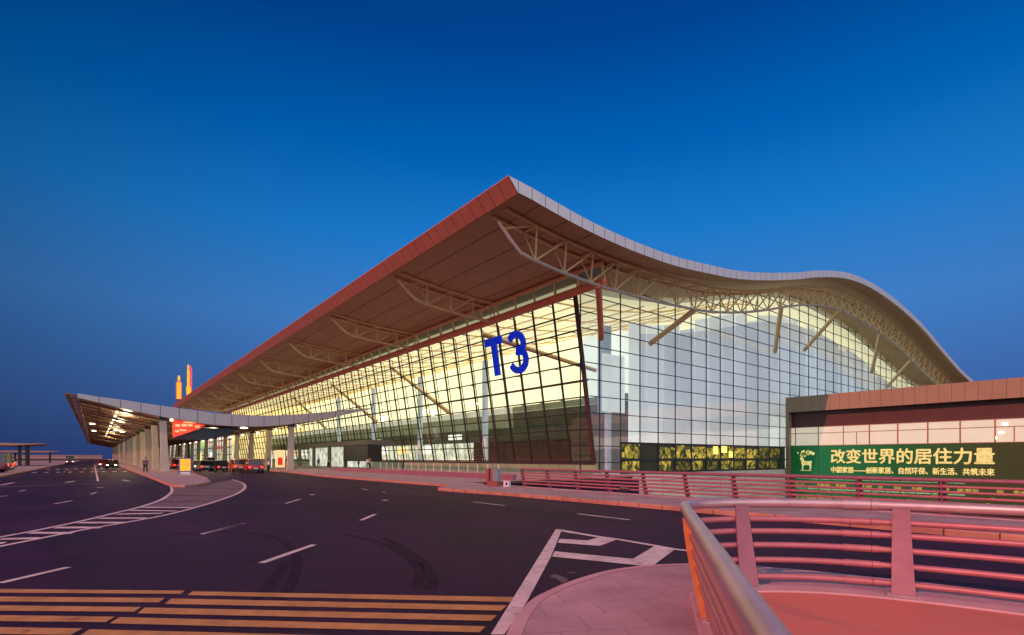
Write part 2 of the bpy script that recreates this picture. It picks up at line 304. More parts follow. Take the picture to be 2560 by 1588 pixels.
# ------------------------------------------------------------------ helpers
def link(o): sc.collection.objects.link(o); return o
def wloc(o):
    v = Vector((0, 0, 0))
    while o is not None: v += o.location; o = o.parent
    return v
def tag(o, label=None, cat=None, group=None, kind=None):
    if label: o['label'] = label
    if cat: o['category'] = cat
    if group: o['group'] = group
    if kind: o['kind'] = kind
    return o
def thing(name, label, cat, loc=(0, 0, 0), group=None, rz=0.0):
    o = bpy.data.objects.new(name, None); link(o); o.empty_display_size = 0.3
    o.location = loc; o.rotation_euler = (0, 0, rz)
    return tag(o, label, cat, group)
class MB:
    def __init__(s): s.v = []; s.f = []; s.mi = []; s.m = 0
    def add(s, vs, fs):
        b = len(s.v); s.v += [tuple(v) for v in vs]
        for f in fs: s.f.append([b + i for i in f]); s.mi.append(s.m)
        return s
    def quad(s, a, b, c, d): return s.add([a, b, c, d], [(0, 1, 2, 3)])
    def box(s, x0, x1, y0, y1, z0, z1):
        return s.add([(x0, y0, z0), (x1, y0, z0), (x1, y1, z0), (x0, y1, z0), (x0, y0, z1), (x1, y0, z1), (x1, y1, z1), (x0, y1, z1)],
                     [(0, 3, 2, 1), (4, 5, 6, 7), (0, 1, 5, 4), (1, 2, 6, 5), (2, 3, 7, 6), (3, 0, 4, 7)])
    def prism(s, poly, z0, z1):
        n = len(poly)
        vs = [(p[0], p[1], z0) for p in poly] + [(p[0], p[1], z1) for p in poly]
        fs = [tuple(range(n))[::-1], tuple(range(n, 2 * n))] + [(i, (i + 1) % n, n + (i + 1) % n, n + i) for i in range(n)]
        return s.add(vs, fs)
    def sheet(s, poly, z): return s.add([(p[0], p[1], z) for p in poly], [tuple(range(len(poly)))])
    def tube(s, pts, r, n=8, r1=None, cap=True):
        pts = [Vector(p) for p in pts]; k = len(pts); rings = []
        prev = None
        for i, p in enumerate(pts):
            d = (pts[min(i + 1, k - 1)] - pts[max(i - 1, 0)]).normalized()
            if prev is None:
                u = d.cross(Vector((0, 0, 1)))
                if u.length < 1e-3: u = d.cross(Vector((1, 0, 0)))
            else: u = prev - d * prev.dot(d)
            u.normalize(); prev = u; v = d.cross(u)
            rr = r if r1 is None else r + (r1 - r) * i / (k - 1)
            rings.append([p + (u * math.cos(2 * math.pi * j / n) + v * math.sin(2 * math.pi * j / n)) * rr for j in range(n)])
        vs = [q for ring in rings for q in ring]; fs = []
        for i in range(k - 1):
            for j in range(n):
                a = i * n + j; b = i * n + (j + 1) % n
                fs.append((a, b, b + n, a + n))
        if cap: fs += [tuple(range(n))[::-1], tuple((k - 1) * n + j for j in range(n))]
        return s.add(vs, fs)
    def loft(s, rings, cap=True):
        n = len(rings[0]); vs = [q for ring in rings for q in ring]; fs = []
        for i in range(len(rings) - 1):
            for j in range(n):
                a = i * n + j; b = i * n + (j + 1) % n
                fs.append((a, b, b + n, a + n))
        if cap: fs += [tuple(range(n))[::-1], tuple((len(rings) - 1) * n + j for j in range(n))]
        return s.add(vs, fs)
    def build(s, name, mats, parent=None, smooth=False, local=False, loc=None, kind=None, bevel=0):
        """vertices are world coordinates; with a parent they are stored relative to it"""
        off = Vector((0, 0, 0))
        if parent is not None and not local: off = wloc(parent)
        elif loc is not None: off = Vector(loc)
        me = bpy.data.meshes.new(name)
        me.from_pydata([tuple(Vector(v) - off) for v in s.v], [], s.f)
        if not isinstance(mats, (list, tuple)): mats = [mats]
        for m in mats: me.materials.append(MATS[m])
        for p, i in zip(me.polygons, s.mi): p.material_index = i; p.use_smooth = smooth
        bm = bmesh.new(); bm.from_mesh(me); bmesh.ops.recalc_face_normals(bm, faces=bm.faces[:])
        if bevel: 
            bmesh.ops.bevel(bm, geom=[e for e in bm.edges if len(e.link_faces) == 2 and e.calc_face_angle() > 0.6], offset=bevel, segments=2, affect='EDGES', profile=0.6)
        bm.to_mesh(me); bm.free()
        if smooth:
            try: me.set_sharp_from_angle(angle=R(40))
            except Exception: pass
        o = bpy.data.objects.new(name, me); link(o)
        if parent is not None: o.parent = parent
        elif loc is not None: o.location = loc
        if kind: o['kind'] = kind
        return o
KIDS = {}
def copy_tree(o, parent=None):
    kids = [c for c in bpy.data.objects if c.parent == o]
    c = o.copy(); link(c); c.parent = parent
    for k in kids: copy_tree(k, c)
    return c
def ray(px):
    t = (px - CX) / FPX
    return (FX + FY * t, FY - FX * t)
def G(px, py, z=0.0):
    """photo pixel on the level z"""
    D = (CH - z) * FPX / (py - HY); a, b = ray(px)
    return (a * D, b * D)
def C(lat, D):
    """metres right of / ahead of the photographer -> world XY"""
    return (FX * D + FY * lat, FY * D - FX * lat)
def smooth(a, b, x):
    t = max(0, min(1, (x - a) / (b - a))); return t * t * (3 - 2 * t)
def interp(tab, x):
    """Catmull-Rom through a table"""
    if x <= tab[0][0]: return tab[0][1] + (x - tab[0][0]) * (tab[1][1] - tab[0][1]) / (tab[1][0] - tab[0][0])
    if x >= tab[-1][0]: return tab[-1][1] + (x - tab[-1][0]) * (tab[-1][1] - tab[-2][1]) / (tab[-1][0] - tab[-2][0])
    for i in range(len(tab) - 1):
        if tab[i][0] <= x <= tab[i + 1][0]:
            x0, y0 = tab[i]; x1, y1 = tab[i + 1]
            p = tab[i - 1] if i > 0 else (x0 - (x1 - x0), y0 - (y1 - y0)); q = tab[i + 2] if i + 2 < len(tab) else (x1 + (x1 - x0), y1 + (y1 - y0))
            m0 = (y1 - p[1]) / (x1 - p[0]); m1_ = (q[1] - y0) / (q[0] - x0); hh = x1 - x0; t = (x - x0) / hh
            return (2*t**3 - 3*t*t + 1) * y0 + (t**3 - 2*t*t + t) * hh * m0 + (-2*t**3 + 3*t*t) * y1 + (t**3 - t*t) * hh * m1_
def poly_strip(pts, w0):
    """flat ribbon along ground points"""
    out_l, out_r = [], []
    P = [Vector((p[0], p[1])) for p in pts]
    for i, p in enumerate(P):
        d = (P[min(i + 1, len(P) - 1)] - P[max(i - 1, 0)]).normalized(); n = Vector((-d.y, d.x))
        out_l.append(p + n * w0 / 2); out_r.append(p - n * w0 / 2)
    return out_l, out_r
def ribbon(mb, pts, width, z):
    l, r = poly_strip(pts, width)
    for i in range(len(l) - 1): mb.quad((*l[i], z), (*r[i], z), (*r[i + 1], z), (*l[i + 1], z))
    return mb
def smooth_path(pts, n=6):
    P = [Vector(p) for p in pts]; out = []
    for i in range(len(P) - 1):
        p0 = P[max(i - 1, 0)]; p1 = P[i]; p2 = P[i + 1]; p3 = P[min(i + 2, len(P) - 1)]
        for k in range(n):
            t = k / n
            out.append(0.5 * ((2 * p1) + (-p0 + p2) * t + (2 * p0 - 5 * p1 + 4 * p2 - p3) * t * t + (-p0 + 3 * p1 - 3 * p2 + p3) * t ** 3))
    out.append(P[-1]); return out

# ------------------------------------------------------------------ ground, roads, pavements
MB().quad((-2500, -2500, -6), (2500, -2500, -6), (2500, 4000, -6), (-2500, 4000, -6)).build('ground', 'ground_soil', kind='structure')
mb = MB(); mb.prism([(-80, -60), (20.4, -60), (20.4, 30), (38.2, 30), (38.2, 700), (-80, 700)], -1.4, 0.0)
mb.build('road', 'asphalt', kind='structure')
# departure sidewalk beside the mid railing, widening in front of the terminal
def slab(name, poly, z1, m, kerb='kerb_stone', kw=0.16, z0=0.0):
    P = [Vector(p[:2]) for p in poly]; n = len(P)
    ar = sum(P[i].x * P[(i + 1) % n].y - P[(i + 1) % n].x * P[i].y for i in range(n))
    if ar < 0: P.reverse()
    inner = []
    for i in range(n):
        a = (P[i] - P[i - 1]).normalized(); b = (P[(i + 1) % n] - P[i]).normalized()
        na = Vector((-a.y, a.x)); nb = Vector((-b.y, b.x)); d = (na + nb); d = d / max(0.35, d.length_squared / 2)
        inner.append(P[i] + d * kw)
    top = MB(); top.sheet(inner, z1); top.build(name, m, kind='structure')
    k = MB(); c = 0.025
    for i in range(n):
        j = (i + 1) % n
        o0, o1, i0, i1 = P[i], P[j], inner[i], inner[j]
        q0 = o0.lerp(i0, c / kw); q1 = o1.lerp(i1, c / kw)
        k.quad((*o0, z0), (*o1, z0), (*o1, z1 - c), (*o0, z1 - c))
        k.quad((*o0, z1 - c), (*o1, z1 - c), (*q1, z1 + .004), (*q0, z1 + .004))
        k.quad((*q0, z1 + .004), (*q1, z1 + .004), (*i1, z1 + .004), (*i0, z1 + .004))
    k.build('kerb', kerb, kind='structure')
slab('pavement', [(15.75, -40), (20.3, -40), (20.3, 30.5), (37.9, 30.5), (37.9, 650), (19.3, 650), (19.3, 72), (17.4, 52), (17.5, 40), (17.6, 30),
                  (17.3, 28.1), (15.6, 26.6), (15.2, 26.0), (15.3, 24.5), (15.75, 20), (15.95, 11)], 0.15, 'sidewalk_paving')
# island between the carriageways
isl = [(3.9, 640), (3.95, 74), (3.85, 50), (3.8, 40.5), (3.95, 39.0), (4.4, 38.6), (5.2, 39.3), (6.6, 43.5), (7.6, 52), (8.6, 66), (9.2, 80), (9.2, 640)]
slab('traffic_island', isl, 0.15, 'sidewalk_paving')
slab('pavement', [(-7, 30), (-7, 640), (-70, 640), (-70, 30)], 0.15, 'sidewalk_paving')
# island under the photographer
isl2 = [C(-0.5, -6), C(-0.32, 0), C(-0.2, 3.5), C(-0.07, 5.06), C(0.16, 6.19), C(0.5, 6.86), C(0.88, 7.4), C(1.39, 7.95), C(1.92, 8.29), C(2.4, 8.45), C(2.97, 8.5), C(3.7, 8.35), C(4.6, 7.9), C(6, 6.9), C(8, 5.0), C(10, 2.6), C(11, -6)]
isl2 = [tuple(p) for p in smooth_path([Vector((*p, 0)) for p in isl2], 4)]
slab('pavement', [p[:2] for p in isl2], 0.15, 'paving', kerb='plinth')
# markings
def gm(pts): return [G(*p) for p in pts]
def c1(x, y): return (x / 2.136, 880 + y / 2.136)
def c7(x, y): return (1200 + x / 3.375, 1140 + y / 3.375)
Z1 = 0.004
mb = MB()
lo = [c1(*p) for p in ((-220, 1085), (0, 1040), (200, 1000), (450, 950), (650, 915), (870, 875), (1050, 830), (1180, 790), (1270, 755), (1308, 725), (1296, 702), (1240, 682))]
up = [c1(*p) for p in ((-220, 1030), (0, 990), (180, 957), (430, 905), (640, 855), (760, 825), (870, 785), (918, 745), (912, 720))]
lo_g = [Vector((*G(*p), 0)) for p in lo]; up_g = [Vector((*G(*p), 0)) for p in up]
lo_s = smooth_path(lo_g, 4); up_s = smooth_path(up_g, 4)
ribbon(mb, [p[:2] for p in lo_s], 0.15, Z1 * 2); ribbon(mb, [p[:2] for p in up_s], 0.15, Z1 * 2)
mb.build('lane_edge_lines', 'paint_white', kind='structure')
# hatched stripes between the two edge lines
mb = MB(); 
def at_frac(path, f):
    k = f * (len(path) - 1); i = min(int(k), len(path) - 2); return path[i].lerp(path[i + 1], k - i)
S1 = [((0, 1000), (215, 995), 14), ((160, 966), (400, 968), 14), ((300, 938), (555, 938), 13), ((420, 912), (690, 912), 11), ((530, 888), (790, 888), 9), ((625, 866), (880, 862), 8),
      ((690, 846), (955, 850), 6), ((748, 830), (1030, 832), 6), ((-150, 1030), (40, 1020), 15)]
for a, b, h_ in [(p, q, k * .72) for p, q, k in S1]:
    mb.add([(*G(*c1(*p)), Z1) for p in ((a[0] + 20, a[1] - h_ / 2), (b[0], b[1] - h_ / 2), (b[0] - 25, b[1] + h_ / 2), (a[0] - 20, a[1] + h_ / 2))], [(0, 1, 2, 3)])
mb.build('hatched_stripes', 'paint_white', kind='structure')
gp = [c1(*p) for p in ((760, 826), (870, 787), (916, 748), (915, 722), (1130, 700), (1240, 684), (1296, 704), (1304, 726), (1268, 752), (1180, 787), (1050, 826), (1010, 836))]
MB().sheet(gm(gp), Z1 * .4).build('island_nose', 'gore_concrete', kind='structure')
mb = MB()
for a, b in (((900, 722), (1280, 735)), ((905, 768), (1235, 768)), ((850, 800), (1130, 800))):
    ribbon(mb, [G(*c1(*a)), G(*c1(*b))], 0.16, Z1 * 2)
mb.build('hatched_stripes', 'skid', kind='structure')
# lane dashes
mb = MB()
for a, b, wd in ((c1(1085, 970), c1(1305, 915), .13), (c1(0, 1235), c1(365, 1150), .13), (c1(-300, 1310), c1(-60, 1252), .13), ((653.5, 1408), (785, 1362), .14), ((714, 1259), (750, 1248), .13), ((903, 1301), (938, 1286), .13),
                 ((1182, 1255), (1261, 1264), .12), ((1444, 1285), (1574, 1300), .12), ((505, 1336), (609, 1309), .13), (c1(290, 812), c1(383, 795), .12), (c1(485, 760), c1(515, 750), .12), (c1(105, 745), c1(135, 738), .12),
                 (c1(-40, 777), c1(40, 768), .12), (c1(0, 722), c1(830, 693), .12), (c1(0, 712), c1(75, 698), .2), (c1(352, 698), c1(395, 690), .3), (c1(655, 684), c1(690, 690), .3), (c1(525, 725), c1(540, 723), .3),
                 ((955, 1231), (963, 1232), .12), ((958, 1252), (968, 1250), .2), ((777, 1236), (783, 1238), .2), ((905, 1222), (920, 1225), .12), (c1(523, 690), c1(505, 600), .14)):
    ribbon(mb, [G(*a), G(*b)], wd, Z1)
for Y in range(90, 330, 14):
    for X in (-3.2, 0.3, 12.0): mb.quad((X - .07, Y, Z1), (X + .07, Y, Z1), (X + .07, Y + 4, Z1), (X - .07, Y + 4, Z1))
for i in range(10):   # reflecting blocks across the left carriageway
    X = -6 + i * 1.15
    mb.quad((X - .2, 88.0, Z1), (X + .2, 88.0, Z1), (X + .2, 91.0, Z1), (X - .2, 91.0, Z1)); mb.quad((X - .2, 112.0, Z1), (X + .2, 112.0, Z1), (X + .2, 117.0, Z1), (X - .2, 117.0, Z1))
mb.build('lane_dashes', 'paint_white', kind='structure')
# parking outline beside the island
mb = MB()
def seg(*pts): mb.add([(*G(*c7(*p)), Z1) for p in pts], [tuple(range(len(pts)))])
Z1 *= 2
seg((640, 620), (690, 625), (598, 855), (395, 1235), (205, 1512), (90, 1512))
seg((690, 624), (1000, 678), (1150, 698), (1470, 752), (1640, 783), (1830, 806), (1830, 818), (1640, 795), (1470, 765), (1150, 710), (995, 690), (685, 640))
seg((672, 702), (910, 715), (1010, 762), (657, 735))
seg((910, 715), (995, 690), (1150, 710), (1010, 762))
seg((630, 808), (1290, 872), (1465, 925), (1375, 930), (608, 852))
seg((1290, 872), (1470, 765), (1640, 795), (1465, 925))
mb.build('parking_outline', 'paint_white', kind='structure'); Z1 /= 2
# rumble stripes across the near lane
mb = MB()
def c2(x, y): return (x / 1.9047, 900 + y / 1.9047)
LB = [((1092, 1112), (870, 1100, 1115), 40), ((1128, 1155), (770, 1135, 1156), 60), ((1168, 1198), (655, 1178, 1200), 70), ((1213, 1246), (525, 1224, 1250), 90), ((1268, 1306), (365, 1280, 1310), 110), ((1335, 1380), (170, 1345, 1385), 120)]
RB = [((905, 1103, 1121), (2470, 1131, 1154), 50), ((800, 1137, 1163), (2400, 1170, 1195), 66), ((672, 1180, 1208), (2352, 1217, 1244), 70), ((545, 1226, 1256), (2298, 1270, 1299), 90), ((400, 1284, 1318), (2235, 1330, 1362), 110), ((190, 1352, 1396), (2150, 1405, 1440), 120)]
for (l0, l1), (x, r0, r1), k in LB:
    mb.add([(*G(*c2(*p)), Z1) for p in ((-900, l0 - 9), (x + k / 4, r0), (x - k / 4, r1), (-900, l1 - 9))], [(0, 1, 2, 3)])
for (x0, a0, a1), (x1, b0, b1), k in RB:
    mb.add([(*G(*c2(*p)), Z1) for p in ((x0 + k / 4, a0), (x1 + 14, b0), (x1 - 14, b1), (x0 - k / 4, a1))], [(0, 1, 2, 3)])
mb.build('crossing_stripes', 'paint_yellow', kind='structure')
mb = MB(); mb.sheet(gm([c7(*p) for p in ((590, 1010), (640, 1000), (700, 1022), (742, 1040), (735, 1060), (690, 1075), (655, 1040), (600, 1025))]), Z1)
mb.sheet(gm([c7(*p) for p in ((735, 985), (780, 978), (832, 986), (790, 992), (740, 992))]), Z1); mb.build('road_stain', 'gore_concrete', kind='structure')
# skid marks
mb = MB()
for pts in (((700, 1510), (735, 1440), (740, 1390), (700, 1350), (600, 1330), (430, 1335)), ((640, 1500), (690, 1440), (720, 1400)), ((1040, 1470), (1050, 1430), (1020, 1395), (960, 1360), (860, 1335)), ((1075, 1475), (1080, 1440), (1040, 1390), (960, 1345))):
    ribbon(mb, [p[:2] for p in smooth_path([Vector((*G(*p), 0)) for p in pts], 5)], 0.17, Z1 * 0.6)
mb.build('skid_marks', 'skid', kind='structure')

# ------------------------------------------------------------------ terminal building
ROOF = [(21.06, 20.15), (22.65, 20.05), (24.54, 19.80), (26.54, 19.55), (28.5, 19.36), (30.4, 19.24), (32.4, 19.16), (34.4, 19.13), (38.5, 19.2), (41.1, 19.37), (44.2, 19.67), (49.06, 20.2), (54.98, 21.25),
        (62.6, 22.95), (68.5, 24.45), (76.2, 25.95), (82.8, 26.55), (89.3, 26.55), (96.8, 26.1), (105.1, 25.2), (112.6, 24.0), (119.8, 22.5), (127.7, 20.95), (136.6, 19.3), (146.4, 18.1), (152, 17.7)]
def rz_(x): return interp(ROOF, x)
Y0, YT, YC, YN = 27.0, 30.3, 36.0, 217.0
XE, XR = 21.06, 151.0
term = thing('terminal_building', 'glass airport terminal with wave shaped roof and deep overhanging eave', 'terminal', (39, 36, 0))
XS = [21.06, 22, 24, 26, 28, 30, 32, 34, 36.3] + [38 + 2.0 * i for i in range(57)]
mb = MB()
for a, b in zip(XS, XS[1:]):
    mb.quad((a, Y0, rz_(a)), (b, Y0, rz_(b)), (b, YN, rz_(b)), (a, YN, rz_(a)))
mb.build('roof', 'roof_metal', term, True)
# end fascia: 1.2 m panels with open joints over a dark backing
def endpanels(mb, x0, x1, gap):
    mb.add([(x0 + gap, Y0 - .02 * (gap > 0), rz_(x0)), (x1 - gap, Y0 - .02 * (gap > 0), rz_(x1)), (x1 - gap, Y0 - .02 * (gap > 0), rz_(x1) - .8), (x0 + gap, Y0 - .02 * (gap > 0), rz_(x0) - .8)], [(0, 1, 2, 3)])
ef = MB(); bk = MB(); x = 21.85
ef.add([(XE, Y0 - .02, 20.15), (21.83, Y0 - .02, rz_(21.83)), (21.83, Y0 - .02, 19.28)], [(0, 1, 2)])
while x < XR - 0.2:
    endpanels(ef, x, x + 1.2, 0.022); endpanels(bk, x, x + 1.2, 0); x += 1.2
efo = ef.build('end_fascia', 'fascia_grey', term)
bk.build('panel_backing', 'dark_joint', efo, local=False)
mb = MB()    # lip under the end fascia
for a, b in zip(XS[1:], XS[2:]): mb.quad((a, Y0, rz_(a) - .8), (b, Y0, rz_(b) - .8), (b, Y0 + .5, rz_(b) - .45), (a, Y0 + .5, rz_(a) - .45))
mb.build('fascia_lip', 'soffit', term)
ev = MB(); bk = MB(); y = Y0
while y < YN - .1:
    for q, g, o in ((ev, .02, .03), (bk, 0, 0)):
        q.quad((XE - o, y + g, 20.15), (XE - o, y + 1.2 - g, 20.15), (21.85 - o, y + 1.2 - g, 19.25), (21.85 - o, y + g, 19.25))
    ev.quad((XE - .03, y + .02, 20.15), (XE - .03, y + 1.18, 20.15), (XE + .12, y + 1.18, 20.33), (XE + .12, y + .02, 20.33))
    y += 1.2
evo = ev.build('eave_fascia', 'fascia_red', term); bk.build('panel_backing', 'dark_joint', evo)
sf = lambda x: rz_(x) - 0.45
mb = MB()
mb.quad((21.85, Y0, 19.25), (21.85, YN, 19.25), (22.0, YN, sf(22)), (22.0, Y0 + .5, sf(22)))
for a, b in zip(XS[1:], XS[2:]):
    y1 = YN if b <= 36.4 else YC + .2
    # soffit boards leave fine joints along the eave
    mb.quad((a, Y0 + .5, sf(a)), (b, Y0 + .5, sf(b)), (b, y1, sf(b)), (a, y1, sf(a)))
sfo = mb.build('soffit', 'soffit', term, True)
MB().box(33.95, 36.1, YT + .4, 203, sf(34.5) - .16, sf(34.5) - .10).build('dark_gap_strip', 'band_brown', sfo)  # dark strip painting the shade of the gap behind the eave chord
mb = MB()
for xx in (24.2, 26.9, 29.6, 32.3): mb.box(xx - .02, xx + .02, Y0 + .6, YN, sf(xx) - .02, sf(xx) - .008)
mb.build('soffit_joints', 'dark_joint', sfo)
# trusses
cz = lambda x: rz_(x) - 0.58 - 0.75 * smooth(34, 60, x)
def truss(x0, x1, Y, step, name, deep=2.2, rc=.13, rw=.07, grey=True, tipd=.35):
    n = max(3, int(round((x1 - x0) / step))); xs = [x0 + (x1 - x0) * i / n for i in range(n + 1)]
    dep = lambda x: tipd + (deep - tipd) * smooth(x0 - .8, x0 + 2.4, x)
    ch = MB(); web = MB(); low = MB(); fine = [x0 + (x1 - x0) * i / (n * 3) for i in range(n * 3 + 1)]
    for dy in (-.75, .75): ch.tube([(x, Y + dy, cz(x)) for x in fine], rc, 8)
    low.tube([(x, Y, cz(x) - dep(x)) for x in fine], rc * 1.05, 8)
    for i, x in enumerate(xs):
        b = (x + .45, Y, cz(x + .45) - dep(x + .45))
        if i == 0: continue
        web.tube([(x, Y - .75, cz(x)), b], rw, 6)
        xp = xs[i - 1] + .45; web.tube([(x, Y - .75, cz(x)), (xp, Y, cz(xp) - dep(xp))], rw, 6)
        web.tube([(x, Y + .75, cz(x)), b], rw * .8, 6)
        web.tube([(x, Y - .75, cz(x)), (x, Y + .75, cz(x))], rw, 6)
    t = low.build(name, 'chord_grey' if grey else 'truss_paint', term, True)
    ch.build('top_chord', 'truss_paint', t, True); web.build('web_bars', 'truss_paint', t, True)
    return t, lambda x: cz(x) - dep(x)
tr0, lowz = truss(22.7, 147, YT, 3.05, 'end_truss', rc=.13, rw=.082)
for k in range(10):
    truss(22.9, 33.9, 46.7 + 18 * k, 2.75, 'cantilever_truss', deep=1.8, rc=.15, rw=.07, grey=False, tipd=.2)
# long truss above the leaning glass
mb = MB(); top = MB(); web = MB()
mb.tube([(34.0, YT, 16.85), (34.0, 205, 16.85)], .36, 12)
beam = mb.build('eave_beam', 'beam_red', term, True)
top.tube([(33.7, YT, 18.42), (33.7, 205, 18.42)], .20, 10)
y = YT; k = 0
while y < 204:
    web.tube([(34, y, 16.9), (33.7, y, 18.4)], .10, 6); web.tube([(33.7, y, 18.4), (35.2, y + 1.5, 17.3)], .07, 6); web.tube([(35.2, y + 1.5, 17.3), (34, y + 3, 16.9)], .07, 6); y += 3.0
top.tube([(35.2, YT, 17.3), (35.2, 205, 17.3)], .10, 8)
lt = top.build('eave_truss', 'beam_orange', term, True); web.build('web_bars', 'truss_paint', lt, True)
# V struts from the end truss to the end glazing
for (xt, xf, zf) in ((33.2, 39.7, 13.8), (47.5, 47.5, 14.3), (66, 76.2, 17.0), (84, 85.6, 18.4), (100.5, 114.4, 17.9), (116.5, 122.6, 15.8)):
    a = Vector((xt, YT, lowz(xt))); b = Vector((xf, YC - .15, zf)); d = b - a
    s = MB().tube([a, a + d * .04, a + d * .14, a + d * .82, a + d * .95, b], .28, 10).build('strut', 'beam_red' if xt < 40 else 'truss_paint', term, True)
    MB().tube([a + d * .93, b], .30, 10, .12).build('strut_shoe', 'dark_metal', s, True)
# leaning glass front: bays of 3.15 m
xl = lambda z: 39.1 - 0.163 * z
NB = 53; BW = 3.15
bay_g = MB(); z_t = 17.45
bay_g.quad((xl(1.5), 0, 1.5), (xl(1.5), BW, 1.5), (xl(z_t), BW, z_t), (xl(z_t), 0, z_t))
mul = MB()
def lean_bar(m, y0, y1, za, zb, d0, d1):
    m.add([(xl(za) + d0, y0, za), (xl(za) + d1, y0, za), (xl(za) + d1, y1, za), (xl(za) + d0, y1, za), (xl(zb) + d0, y0, zb), (xl(zb) + d1, y0, zb), (xl(zb) + d1, y1, zb), (xl(zb) + d0, y1, zb)],
          [(0, 3, 2, 1), (4, 5, 6, 7), (0, 1, 5, 4), (1, 2, 6, 5), (2, 3, 7, 6), (3, 0, 4, 7)])
lean_bar(mul, -.085, .085, 1.3, z_t + .1, -.06, .10)
for k in range(11):
    zz = 1.5 + 1.595 * k; lean_bar(mul, .085, BW - .085, zz - .06, zz + .06, -.05, .08)
inn = MB()      # steel tree posts inside the glass
lean_bar(inn, .98, 1.06, 1.4, z_t, 1.0, 1.08)
for k in range(0, 11, 2): inn.box(xl(1.5 + 1.595 * k) + .1, xl(1.5 + 1.595 * k) + 1.0, 1.0, 1.04, 1.46 + 1.595 * k, 1.54 + 1.595 * k)
lean_bar(inn, 0.0, BW, 9.42, 9.58, .3, .6)
org = Vector((39, 36, 0))
def place(mbx, name, m, parent, off):
    mbx2 = MB(); mbx2.v = [(v[0] - 39, v[1], v[2]) for v in mbx.v]; mbx2.f = mbx.f; mbx2.mi = mbx.mi
    o = mbx2.build(name, m, parent, local=True); o.location = (0, off, 0) if parent == term else (0, 0, 0); return o
b0 = place(bay_g, 'glazing_bay', 'glass_clear', term, 0.15)
q0 = place(mul, 'mullion', 'mullion_dark', b0, 0); r0 = place(inn, 'inner_post', 'truss_paint', b0, 0)
r0.data.materials[0] = MATS['dark_metal']
for k in range(1, NB):
    c = b0.copy(); link(c); c.parent = term; c.location = (0, .15 + BW * k, 0)
    for s in (q0, r0):
        d = s.copy(); link(d); d.parent = c; d.location = (0, 0, 0)
mb = MB(); lean_bar(mb, YC - .05, YC + .20, 1.2, 17.9, -.2, .2); mb.build('corner_post', 'band_brown', term)
mb = MB()   # clerestory strip over the beam
mb.quad((36.2, YC, 17.45), (36.2, 203, 17.45), (36.25, 203, sf(36.25)), (36.25, YC, sf(36.25)))
mb.build('clerestory', 'glass_clear', term)
# end glazing bays of 3.2 m
XB = [36.9, 39.6] + [42.8 + 3.2 * i for i in range(32)]
def zt(x): return sf(x) - .02
for i, (a, b) in enumerate(zip(XB, XB[1:])):
    low = 0.3 if a < 42.5 else (10.4 if a > 80 else 3.45)
    if low >= zt(b) - 0.5: break
    corner = (i == 0)
    g = MB(); zmid = 10.6 - .03 * (a - 45)
    fr = MB()
    if corner:
        g.add([(xl(1.3) + .2, YC, 1.3), (b, YC, 1.3), (b, YC, zt(b)), (xl(zt(a)) + .2, YC, zt(a))], [(0, 1, 2, 3)])
        mats = ['glass_end']
    elif a > 42.5:
        za = min(zt(a), max(low + .4, rz_(a) - 4.6)); zb_ = min(zt(b), max(low + .4, rz_(b) - 4.6))
        if a < 45.9: za = zb_ = 6.7
        g.quad((a, YC, za), (b, YC, zb_), (b, YC, zt(b)), (a, YC, zt(a)))
        if a > 45.9:
            g.m = 1; g.quad((a, YC, low), (b, YC, low), (b, YC, zb_), (a, YC, za))
        else: g.quad((a, YC, low), (b, YC, low), (b, YC, zb_), (a, YC, za))
        mats = ['glass_end', 'glass_frit']
    else:
        g.quad((a, YC, low), (b, YC, low), (b, YC, zt(b)), (a, YC, zt(a))); mats = ['glass_end']
    go = g.build('glazing_bay', mats, term)
    fr.box(a - .045, a + .045, YC - .04, YC + .06, low, zt(a))
    k = 0
    while True:
        zz = 1.4 + 1.64 * k; k += 1
        if zz > zt(a) and zz > zt(b): break
        if zz < low + .3: continue
        xa, xb2 = a + .055, b - .055
        if corner: xa = xl(zz) + .35
        if zz > min(zt(a), zt(b)):
            f = (zz - zt(a)) / (zt(b) - zt(a)); xc = a + (b - a) * f
            if zt(b) > zt(a): xa = max(xa, xc)
            else: xb2 = min(xb2, xc)
        if xb2 - xa > .1: fr.box(xa, xb2, YC - .045, YC + .06, zz - .038, zz + .038)
    fr.build('mullion', 'mullion_blue', go)
# base of the end wall, shop windows
mb = MB(); mb.box(39.0, 42.9, YC, YC + .4, -6, 0.3); mb.box(42.9, 79.8, YC, YC + .4, -6, .25); mb.build('base_wall', 'cream_panel', term)
mb = MB()
for zz in (-.6, -1.9, -3.2): mb.box(39.0, 79.8, YC - .012, YC, zz - .02, zz + .02)
for xx in range(44, 80, 6): mb.box(xx - .02, xx + .02, YC - .011, YC, -6, .25)
mb.build('base_joints', 'dark_joint', term)
shop = MB().box(42.9, 79.8, YC + .05, YC + .3, .25, 3.4).build('shop_window', 'shop_dark', term)
mb = MB(); mb.box(42.7, 79.9, YC - .06, YC + .05, 3.36, 3.52); mb.box(42.7, 79.9, YC - .05, YC + .05, 1.55, 1.72); mb.box(42.7, 79.9, YC - .06, YC + .05, .2, .34)
for xx in [42.8 + 3.2 * i for i in range(12)]: mb.box(xx - .06, xx + .06, YC - .05, YC + .045, .34, 3.36)
mb.build('shop_frame', 'mullion_blue', shop)
for i in range(11):
    a = 43.0 + 3.2 * i
    if i == 1: continue
    m_ = 'shop_mosaic' if i < 9 else 'shop_mosaic_dim'
    MB().box(a + .1, a + 2.96, YC + .02, YC + .05, 1.8, 3.3 - .12 * (i % 3)).build('shop_display', m_, shop)
    MB().box(a + .1, a + (2.2 if i % 3 else 2.9), YC + .02, YC + .05, .42, 1.5 - .1 * (i % 2)).build('shop_display', 'shop_mosaic_dim' if i % 2 else m_, shop)
